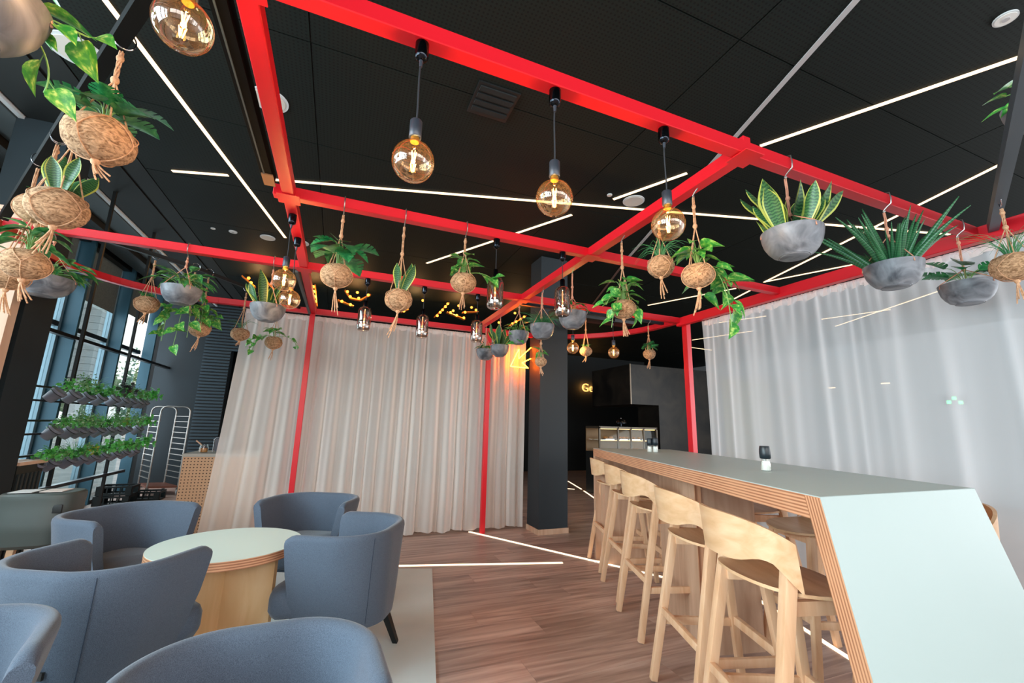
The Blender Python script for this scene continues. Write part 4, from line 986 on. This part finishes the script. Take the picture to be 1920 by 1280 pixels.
def herb_fol(kind, seed):
    rng = random.Random(seed); V, F, uv = [], [], []; g = G()
    n, ls, sp_ = {'basil': (46, .044, .085), 'fine': (190, .020, .105), 'purple': (48, .045, .08), 'yellow': (80, .026, .075), 'chive': (0, 0, 0)}[kind]
    for i in range(n):
        a, b_ = rng.random()*2*PI, rng.random()*PI*.6; d = Vector((math.cos(a)*math.sin(b_), math.sin(a)*math.sin(b_), math.cos(b_))); c = Vector((.062, 0, .070)) + Vector((d.x, d.y*.8, d.z))*sp_*rng.uniform(.35, 1); q = Vector((rng.uniform(-1,1), rng.uniform(-1,1), rng.uniform(-.4,.8))).normalized(); w = q.cross(d)
        w = w.normalized() if w.length > .01 else d.orthogonal(); L_ = ls*rng.uniform(.7, 1.3); k = len(V)
        V += [c, c+q*L_*.5+w*L_*.36, c+q*L_, c+q*L_*.5-w*L_*.36]; uv += [(.5,0),(1,.5),(.5,1),(0,.5)]; F.append([k, k+1, k+2, k+3])
    if kind == 'chive':
        gg = grow((.035, 0, .03), .9, .19, .03, 60, rng, L_grassl, .0018); return mesh('foliage', gg.V, gg.F, L_grassl, True)
    m = {'basil': L_basil, 'fine': L_herb, 'purple': L_purple, 'yellow': L_yel}[kind]
    return mesh('foliage', V, F, m, False, uv=uv)
FOL = {k: [herb_fol(k, s) for s in (1, 2)] for k in ('basil', 'fine', 'purple', 'yellow', 'chive')}
hp = pot_herb(); hp.scale = (.96, .96, .96); firsth = True
rows = [('top', 1.415, [4.84, 5.10, 5.34, 5.58, 5.87, 6.10, 6.30, 6.50, 6.64], ['basil','fine','chive','chive','purple','fine','fine','fine','basil']),
        ('middle', 1.10, [4.92, 5.17, 5.33, 5.48, 5.68, 5.90, 6.08, 6.30, 6.62], ['fine','fine','fine','fine','chive','fine','yellow','fine','basil']),
        ('bottom', .835, [4.78, 5.00, 5.26, 5.48, 5.68, 5.90, 6.15, 6.38, 6.64], ['basil','fine','chive','yellow','chive','basil','basil','fine','basil'])]
ordn = ['first', 'second', 'third', 'fourth', 'fifth', 'sixth', 'seventh', 'eighth', 'last']
adj = {'basil': 'broad-leaved', 'fine': 'feathery', 'chive': 'grassy', 'purple': 'dark purple', 'yellow': 'yellowish'}
for nm, z, Y, K in rows:
    for i, (y, k) in enumerate(zip(Y, K)):
        o = hp if firsth else copy_tree(hp); firsth = False
        o.location = (-2.25, y, z); o['label'] = 'tilted grey pot of %s herb, %s from the left on the %s rail' % (adj[k], ordn[i], nm); o['group'] = 'herb pots on the window rack'
        for ch in [c for c in o.children if c.name.startswith('foliage')]: pass
        fo = link('foliage', FOL[k][i % 2], o); fo['kind'] = 'stuff'; k_ = .85 + .5*((i*37+int(z*100)) % 10)/10; fo.scale = (k_, k_, k_*1.05); fo.rotation_euler = (0, 0, i*.7*0)
# wooden case and dark counter at the far left edge
oc = thing('wood_case', 'pale wooden case in front of the dark pillar at the left edge', 'cabinet', (-2.6, 3.96, 0))
G().box((-.5, -.04, 0), (.444, .04, 2.66)).ob('side_panel', M_oak, oc); G().box((-.5, -.06, 2.66), (.45, .06, 2.69)).ob('top_panel', M_oak, oc)
lc = thing('side_counter', 'low black counter with thin wooden top beside the left pillar', 'counter', (-2.6, 4.65, 0))
G().box((-.4, -.16, 0), (.40, .16, .865)).ob('body', M_blackplastic, lc); G().box((-.42, -.17, .865), (.42, .17, .89)).ob('worktop', M_oak, lc)
for k in range(6): G().box((.40, -.14+k*.05, .05), (.41, -.12+k*.05, .80)).ob('fin', M_tubmesh, lc)
# crates
def crate(x, y, z, label, rz=0):
    o = thing('plastic_crate', label, 'crate', (x, y, z), rz, 'black plastic crates on the floor by the window')
    w, d, h, t_ = .20, .14, .13, .012
    for sx in (-1, 1):
        G().box((sx*w-t_/2, -d, 0), (sx*w+t_/2, d, .02)).box((sx*w-t_/2, -d, h-.03), (sx*w+t_/2, d, h)).box((sx*w-t_/2, -d, .02), (sx*w+t_/2, -d+.05, h-.03)).box((sx*w-t_/2, d-.05, .02), (sx*w+t_/2, d, h-.03)).ob('end_wall', M_blackplastic, o)
    for sy in (-1, 1):
        g = G().box((-w, sy*d-t_/2, 0), (w, sy*d+t_/2, .03)).box((-w, sy*d-t_/2, h-.025), (w, sy*d+t_/2, h)).box((-w, sy*d-t_/2, .03), (-w+.07, sy*d+t_/2, h-.025)).box((w-.07, sy*d-t_/2, .03), (w, sy*d+t_/2, h-.025))
        for k in range(3): g.box((-w+.115+k*.075, sy*d-t_/2, .03), (-w+.13+k*.075, sy*d+t_/2, h-.025))
        g.ob('side_wall', M_blackplastic, o)
    G().box((-w, -d, 0), (w, d, .01)).ob('base', M_blackplastic, o)
crate(-2.87, 8.18, 0, 'nearest black plastic crate on the floor, lower one'); crate(-2.86, 8.20, .135, 'black plastic crate stacked on the nearest crate'); crate(-2.62, 8.55, 0, 'black plastic crate farther back beside the trolley')
# trolley
tr = thing('rack_trolley', 'tall empty steel tray trolley with rounded hoops on castors', 'trolley', (-2.7, 9.1, 0))
def hoop(x0, y0, x1, y1, zt=1.44):
    P = [(x0, y0, .13), (x0, y0, zt-.10)] + bez([(x0, y0, zt-.10), (x0, y0, zt), (x0+.10*(1 if x1>x0 else -1), y0, zt)], 5)[1:] + bez([(x1-.10*(1 if x1>x0 else -1), y1, zt), (x1, y1, zt), (x1, y1, zt-.10)], 5) + [(x1, y1, .13)]
    G().tube([(p[0]+2.7, p[1]-9.1, p[2]) for p in P], .0125, 8).ob('hoop', M_steel, tr, smooth=True)
hoop(-2.74, 8.90, -2.33, 8.90); hoop(-3.02, 9.38, -2.66, 9.38)
for k in range(12):
    z = .27 + k*.092
    for (a, b_) in (((-2.74, 8.9), (-3.02, 9.38)), ((-2.33, 8.9), (-2.66, 9.38))): G().bar((a[0]+2.7, a[1]-9.1, z), (b_[0]+2.7, b_[1]-9.1, z), .03, .008).ob('runner', M_steel, tr)
G().add([(-.05,-.21,.12),(.38,-.21,.12),(.05,.29,.12),(-.33,.29,.12),(-.05,-.21,.15),(.38,-.21,.15),(.05,.29,.15),(-.33,.29,.15)], [[0,3,2,1],[4,5,6,7],[0,1,5,4],[1,2,6,5],[2,3,7,6],[3,0,4,7]]).ob('base_board', M_brownboard, tr)
for (x, y) in ((-2.74, 8.9), (-2.33, 8.9), (-2.66, 9.38), (-3.0, 9.38)):
    g = G(); g.lathe([(.04, -.012), (.046, -.006), (.046, .006), (.04, .012)], c=(x+2.7, y-9.1, .048), n=20, M=Matrix.Rotation(PI/2, 4, 'Y')); g.ob('castor', M_rubber, tr, smooth=True)
    G().box((x+2.7-.02, y-9.1-.015, .05), (x+2.7+.02, y-9.1+.015, .13)).ob('castor_fork', M_steel, tr)
# perforated plywood counter
pc = thing('service_counter', 'plywood counter with a grid of punched holes left of the curtain', 'counter', (-1.1, 6.1, 0))
G().box((-.415, -.30, 0), (.30, .30, .835)).ob('body', M_perf, pc); G().box((-.425, -.31, .835), (.30, .31, .868)).ob('worktop', mat('counter_top', (190, 190, 182), .5), pc)
j = thing('snack_jar', 'glass jar of nuts with a wooden scoop on the left counter', 'jar', (-1.385, 6.0, .868))
G().lathe([(.035, 0), (.044, .004), (.046, .05), (.038, .075), (.04, .09)], n=24, capt=False).ob('glass', M_clear, j, smooth=True); G().lathe([(.03, .004), (.041, .008), (.042, .048), (.002, .056)], n=20).ob('nut_fill', M_bread, j, smooth=True)
G().bar((-.02, 0, .08), (-.085, 0, .135), .016, .012).ob('scoop', M_oak, j)
mc = thing('counter_machine', 'silver edged small appliance on the left counter beside the curtain', 'appliance', (-1.20, 6.0, .868))
G().box((-.075, -.06, .012), (.09, .08, .16)).ob('body', mat('appliance_grey', (110, 112, 122), .4), mc, bevel=.02); G().tube([(-.08, -.065, .01), (-.08, -.065, .15), (-.06, -.065, .172), (.09, -.065, .172)], .006, 8).ob('trim', M_chrome, mc, smooth=True)
# bottle shelf glimpse
bs = thing('bottle_shelf', 'dim shelf of bottles in the dark opening left of the curtain', 'shelf', (-1.75, 10.7, 0))
for z in (1.0, 1.35, 1.7): G().box((-.4, -.1, z), (.4, .1, z+.02)).ob('shelf_board', M_slat, bs)
for z, sn in ((1.02, 'lower'), (1.37, 'upper')):
    for k, (cn, cc) in enumerate((('amber', (150, 90, 30)), ('green', (110, 140, 40)), ('pale', (160, 150, 140)))):
        o = thing('bottle', '%s bottle on the %s board of the dim shelf left of the curtain' % (cn, sn), 'bottle', (-1.98+k*.10, 10.66, z), 0, 'bottles on the dim shelf'); G().lathe([(.03, 0), (.03, .15), (.012, .2), (.012, .25)], n=12).ob('glass', mat('bottle_'+cn, cc, .2), o, smooth=True)

# grey moulded tub chair with leaflets
tc_ = thing('tub_chair', 'grey-green moulded tub chair with wooden legs at the left edge', 'chair', (-1.66, 3.72, 0))
V = []; NA = 44; pr = [(.80, .46), (.93, .48), (.965, .55), (.985, .60), (.975, .605), (1.0, .68), (.99, .685), (1.02, .74), (1.0, .765), (.94, .775), (.70, .775), (.60, .765), (.001, .76)]
for q, z in pr:
    for j_ in range(NA):
        a = 2*PI*j_/NA; e = 3.2; rr = (abs(math.cos(a))**e + abs(math.sin(a))**e)**(-1/e); V.append((.185*rr*math.cos(a)*q, .14*rr*math.sin(a)*q, z))
F = [[i*NA+k, i*NA+(k+1)%NA, (i+1)*NA+(k+1)%NA, (i+1)*NA+k] for i in range(len(pr)-1) for k in range(NA)] + [list(range(NA))[::-1]]
me = mesh('shell', V, F, M_greytub, smooth=True); me.set_sharp_from_angle(angle=.5); link('shell', me, tc_)
G().box((.105, -.132, .66), (.150, -.118, .71)).ob('grip_hole', M_black, tc_, bevel=.005)
for sx in (-1, 1):
    for sy in (-1, 1): G().taper((sx*.19, sy*.13, .001), (sx*.13, sy*.08, .47), .022, .034).ob('leg', M_beech, tc_)
tag(G().box((-1.80, 3.64, .778), (-1.69, 3.78, .781)).ob('leaflet', M_paper), 'white leaflet on the grey tub chair, left one', 'leaflet')
tag(G().box((-1.66, 3.65, .778), (-1.55, 3.78, .782)).ob('leaflet', mat('paper_warm', (215, 200, 190), .7)), 'cream leaflet on the grey tub chair, right one', 'leaflet')

# ------------------------------------------------------------------ bakery at the back right
M_metal = mat('stained_steel', (54, 46, 38), .45, .3); noisy(M_metal, (16, 13, 11), (46, 39, 32), nscale=1.9, detail=5, lo=.35, hi=.65, dist=1.2)
hd = thing('bakery_hood', 'blotchy dark steel hood and wall cladding over the bakery counter', 'hood', (6.6, 8.0, 0))
G().box((-.75, -.42, 1.79), (-.01, 1.1, 2.66)).ob('hood_box', M_metal, hd); G().box((-.765, -.425, 1.79), (-.74, -.40, 2.665)).ob('corner_trim', mat('steel_trim', (120, 105, 90), .35, .6), hd)
G().box((-.01, -.42, 0), (1.9, -.36, 2.66)).ob('cladding_panel', M_metal, hd)
G().box((-.01, -.36, 0), (.05, .3, 2.66)).ob('cladding_panel', M_metal, hd)
struct(G().box((8.5, 7.58, 0), (11.0, 7.7, 2.6)).ob('wall_tiled', mat('tile_base', (60, 52, 16), .4)))
tl = mesh('wall_tile', *(lambda g: (g.V, g.F))(G().box((0, 0, 0), (.19, .008, .19))), mat('yellow_tile', (108, 92, 24), .3))
for o_ in [bpy.data.objects['wall_tiled']]:
    for i in range(8):
        for j_ in range(12): link('tile', tl, o_, (8.52+i*.2, 7.572, .1+j_*.2))
dc = thing('display_case', 'lit glass display case with pastries beyond the bar', 'display case', (5.5, 7.45, 0))
G().box((-.66, -.15, 0), (.77, .35, .80)).ob('counter_base', M_black, dc)
for x in (-.66, -.22, .10, .42, .755): G().box((x, -.15, .80), (x+.03, -.12, 1.29)).ob('frame_post', M_case, dc)
G().box((-.66, -.15, 1.26), (.785, .35, 1.30)).ob('frame_top', M_case, dc); G().box((-.66, .33, .80), (.785, .35, 1.26)).ob('back_panel', mat('case_back', (120, 90, 50), .5), dc)
for z in (1.03,): G().box((-.62, -.10, z), (.75, .32, z+.012)).ob('shelf', M_clear, dc)
for z in (1.245, 1.018): G().box((-.6, -.12, z), (.74, -.10, z+.012)).ob('light_tube', M_caselight, dc)
G().bar((.06, -.175, .81), (.06, -.115, 1.26), 1.38, .004, up=(0, -1, .1)).ob('glass', thin('case_glass', (.93, .95, .94), .004, .03), dc)
light_pt('case_light', dc, (-.2, .05, 1.20), .3, (1, .66, .32), .01); light_pt('case_light', dc, (.4, .05, .95), .2, (1, .72, .4), .1)
for (x, z, n, lab) in ((-.35, 1.043, 4, 'upper shelf left'), (0, 1.043, 5, 'upper shelf middle'), (.3, 1.043, 3, 'upper shelf right'), (-.42, .81, 5, 'lower shelf left'), (-.05, .81, 5, 'lower shelf middle'), (.28, .81, 6, 'lower shelf right')):
    ty = thing('pastry_tray', 'tray of pastries on the %s of the display case' % lab, 'tray', (5.5+x, 7.48, z)); G().box((-.12, -.12, 0), (.14, .12, .01)).ob('tray', M_chrome, ty)
    for k in range(n): G().sphere((-.10+k*.2/max(1, n-1), -.05+.04*(k % 2), .035), .032, 6, .7).ob('pastry', M_bread, ty, smooth=True)
cs = thing('cake_dome', 'small glass cake dome on a stand on top of the display case', 'cake dome', (5.44, 7.40, 1.30))
G().lathe([(.05, 0), (.012, .01), (.012, .06), (.12, .07), (.12, .076)], n=24).ob('stand', M_darkchrome, cs, smooth=True); G().lathe([(.11, .077), (.10, .12), (.06, .155), (.01, .165), (.012, .185)], n=24).ob('dome', M_smoke, cs, smooth=True)
struct(G().box((4.8, 11.55, 0), (9.5, 11.7, H3)).ob('wall_sign', M_dark))
fc = bpy.data.curves.new('letters', 'FONT'); fc.body = 'Ge'; fc.size = .36; fc.extrude = .015
fo = bpy.data.objects.new('letters', fc); COL.objects.link(fo); bpy.context.view_layer.update(); me = bpy.data.meshes.new_from_object(fo); bpy.data.objects.remove(fo)
me.materials.clear(); me.materials.append(mat('sign_letters', (255, 190, 120), .5, emit=(255, 178, 100), es=.8))
gs = thing('glowing_wall_sign', 'backlit letters Ge glowing orange on the dark far wall', 'sign', (6.98, 11.46, 2.38)); lo = link('letters', me, gs); lo.rotation_euler = (PI/2, 0, 0)
light_pt('sign_light', gs, (.15, .05, .15), 1.6, (1, .5, .1), .02); light_pt('sign_light', gs, (.4, .05, .15), 1.2, (1, .5, .1), .02)
# pale furniture and a green exit sign seen through the side curtain
ex = thing('exit_sign', 'green lit exit sign showing through the right curtain', 'sign', (11.77, 4.71, 1.90)); ex.scale = (1.3, 1.3, 1.3)
G().box((-.02, -.14, 0), (.02, .14, .16)).ob('case', M_black, ex)
for a, b_ in ((-.09, .02), (-.02, .09), (.05, .03)): G().box((-.03, a, b_), (-.02, a+.05, b_+.05)).ob('pictogram', mat('exit_green', (60, 220, 120), .5, emit=(60, 230, 130), es=1.5), ex)
for (x, y, z, lab) in ((11.78, 7.07, 2.43, 'left'), (11.78, 5.89, 2.446, 'right')):
    o = thing('wall_lamp', 'small warm lamp glowing through the right curtain, %s one' % lab, 'lamp', (x, y, z)); G().box((-.02, -.08, 0), (.02, .08, .02)).ob('tube', M_led, o); G().box((-.02, -.08, .02), (.02, .08, .04)).ob('holder', M_black, o)

# ------------------------------------------------------------------ outside the windows
struct(G().box((-60, -30, -.45), (-3.5, 60, -.2)).ob('ground_outside', M_asphalt))
py = thing('pylon_tower', 'tall pale pylon clad in bands of panels outside the windows', 'pylon', (-7.0, 16.1, -.2))
for k in range(16):
    for j_ in range(2): G().box((-.35, -.45+j_*.46, 2.5+k*.2), (.35, -.0+j_*.46, 2.69+k*.2)).ob('panel', M_brickp, py)
G().box((-.08, -.12, 0), (.08, .12, 2.5)).ob('pole', mat('pole_white', (205, 210, 212), .5), py); G().box((-.3, -.4, 2.5), (.3, .4, 5.7)).ob('core', M_greyband, py)
tag(G().box((-14, 10, -.2), (-13.5, 40, .55)).ob('garden_wall', mat('render_white', (205, 205, 200), .8)), 'low white wall across the road outside the windows', 'wall')
def tree(x, y, h, r_, seed, label):
    rng = random.Random(seed); t = thing('tree', label, 'tree', (x, y, -.2)); G().tube([(0, 0, 0), (.05, 0, h*.5), (0, .05, h*.8)], [.09, .07, .03], 8).ob('trunk', M_greyband, t, smooth=True)
    V, F = [], []
    for i in range(1500):
        d = Vector((rng.gauss(0, 1), rng.gauss(0, 1), rng.gauss(0, 1))).normalized()*rng.random()**.4; c = Vector((d.x*r_, d.y*r_, h*.72 + d.z*r_*1.2)); q = Vector((rng.uniform(-1,1), rng.uniform(-1,1), rng.uniform(-1,1))).normalized()*.11; w = q.orthogonal()*.5; k = len(V)
        V += [c-q, c+w, c+q, c-w]; F.append([k, k+1, k+2, k+3])
    o = link('crown', mesh('crown', V, F, M_foliage), t); o['kind'] = 'stuff'
tree(-10, 23, 3.6, 1.3, 1, 'pale green tree outside, left of the herb rack end'); tree(-9.2, 27, 3.4, 1.2, 2, 'pale green tree outside behind the herb rack'); tree(-14, 44, 6, 3, 3, 'hazy tree outside beyond the last window'); tree(-24, 30, 5, 3, 4, 'distant tree outside across the road')
tag(G().box((-22, 20, -.2), (-19, 26, 3.2)).ob('distant_building', mat('building_pale', (170, 176, 176), .8)), 'low pale building far outside the windows', 'building')

# ------------------------------------------------------------------ pieces that belong to a part
NEST = {'pot_rim': 'pot', 'filament': ('glass_globe', 'glass_cylinder'), 'brass_cap': 'socket', 'cord_grip': 'cord', 'salt': 'glass_jar', 'knot': ('jute_cord', 'leather_cord'), 'tassel': 'jute_cord', 'foot': 'bowl', 'seam': 'shell', 'brand_tag': 'shell', 'lens': 'grille', 'nut_fill': 'glass', 'pictogram': 'case', 'grip_hole': 'shell'}
bpy.context.view_layer.update()
for o in list(bpy.data.objects):
    st = o.name.split('.')[0]
    if st in NEST and o.parent:
        want = NEST[st] if isinstance(NEST[st], tuple) else (NEST[st],)
        for q in o.parent.children:
            if q.name.split('.')[0] in want and q is not o: o.parent = q; break
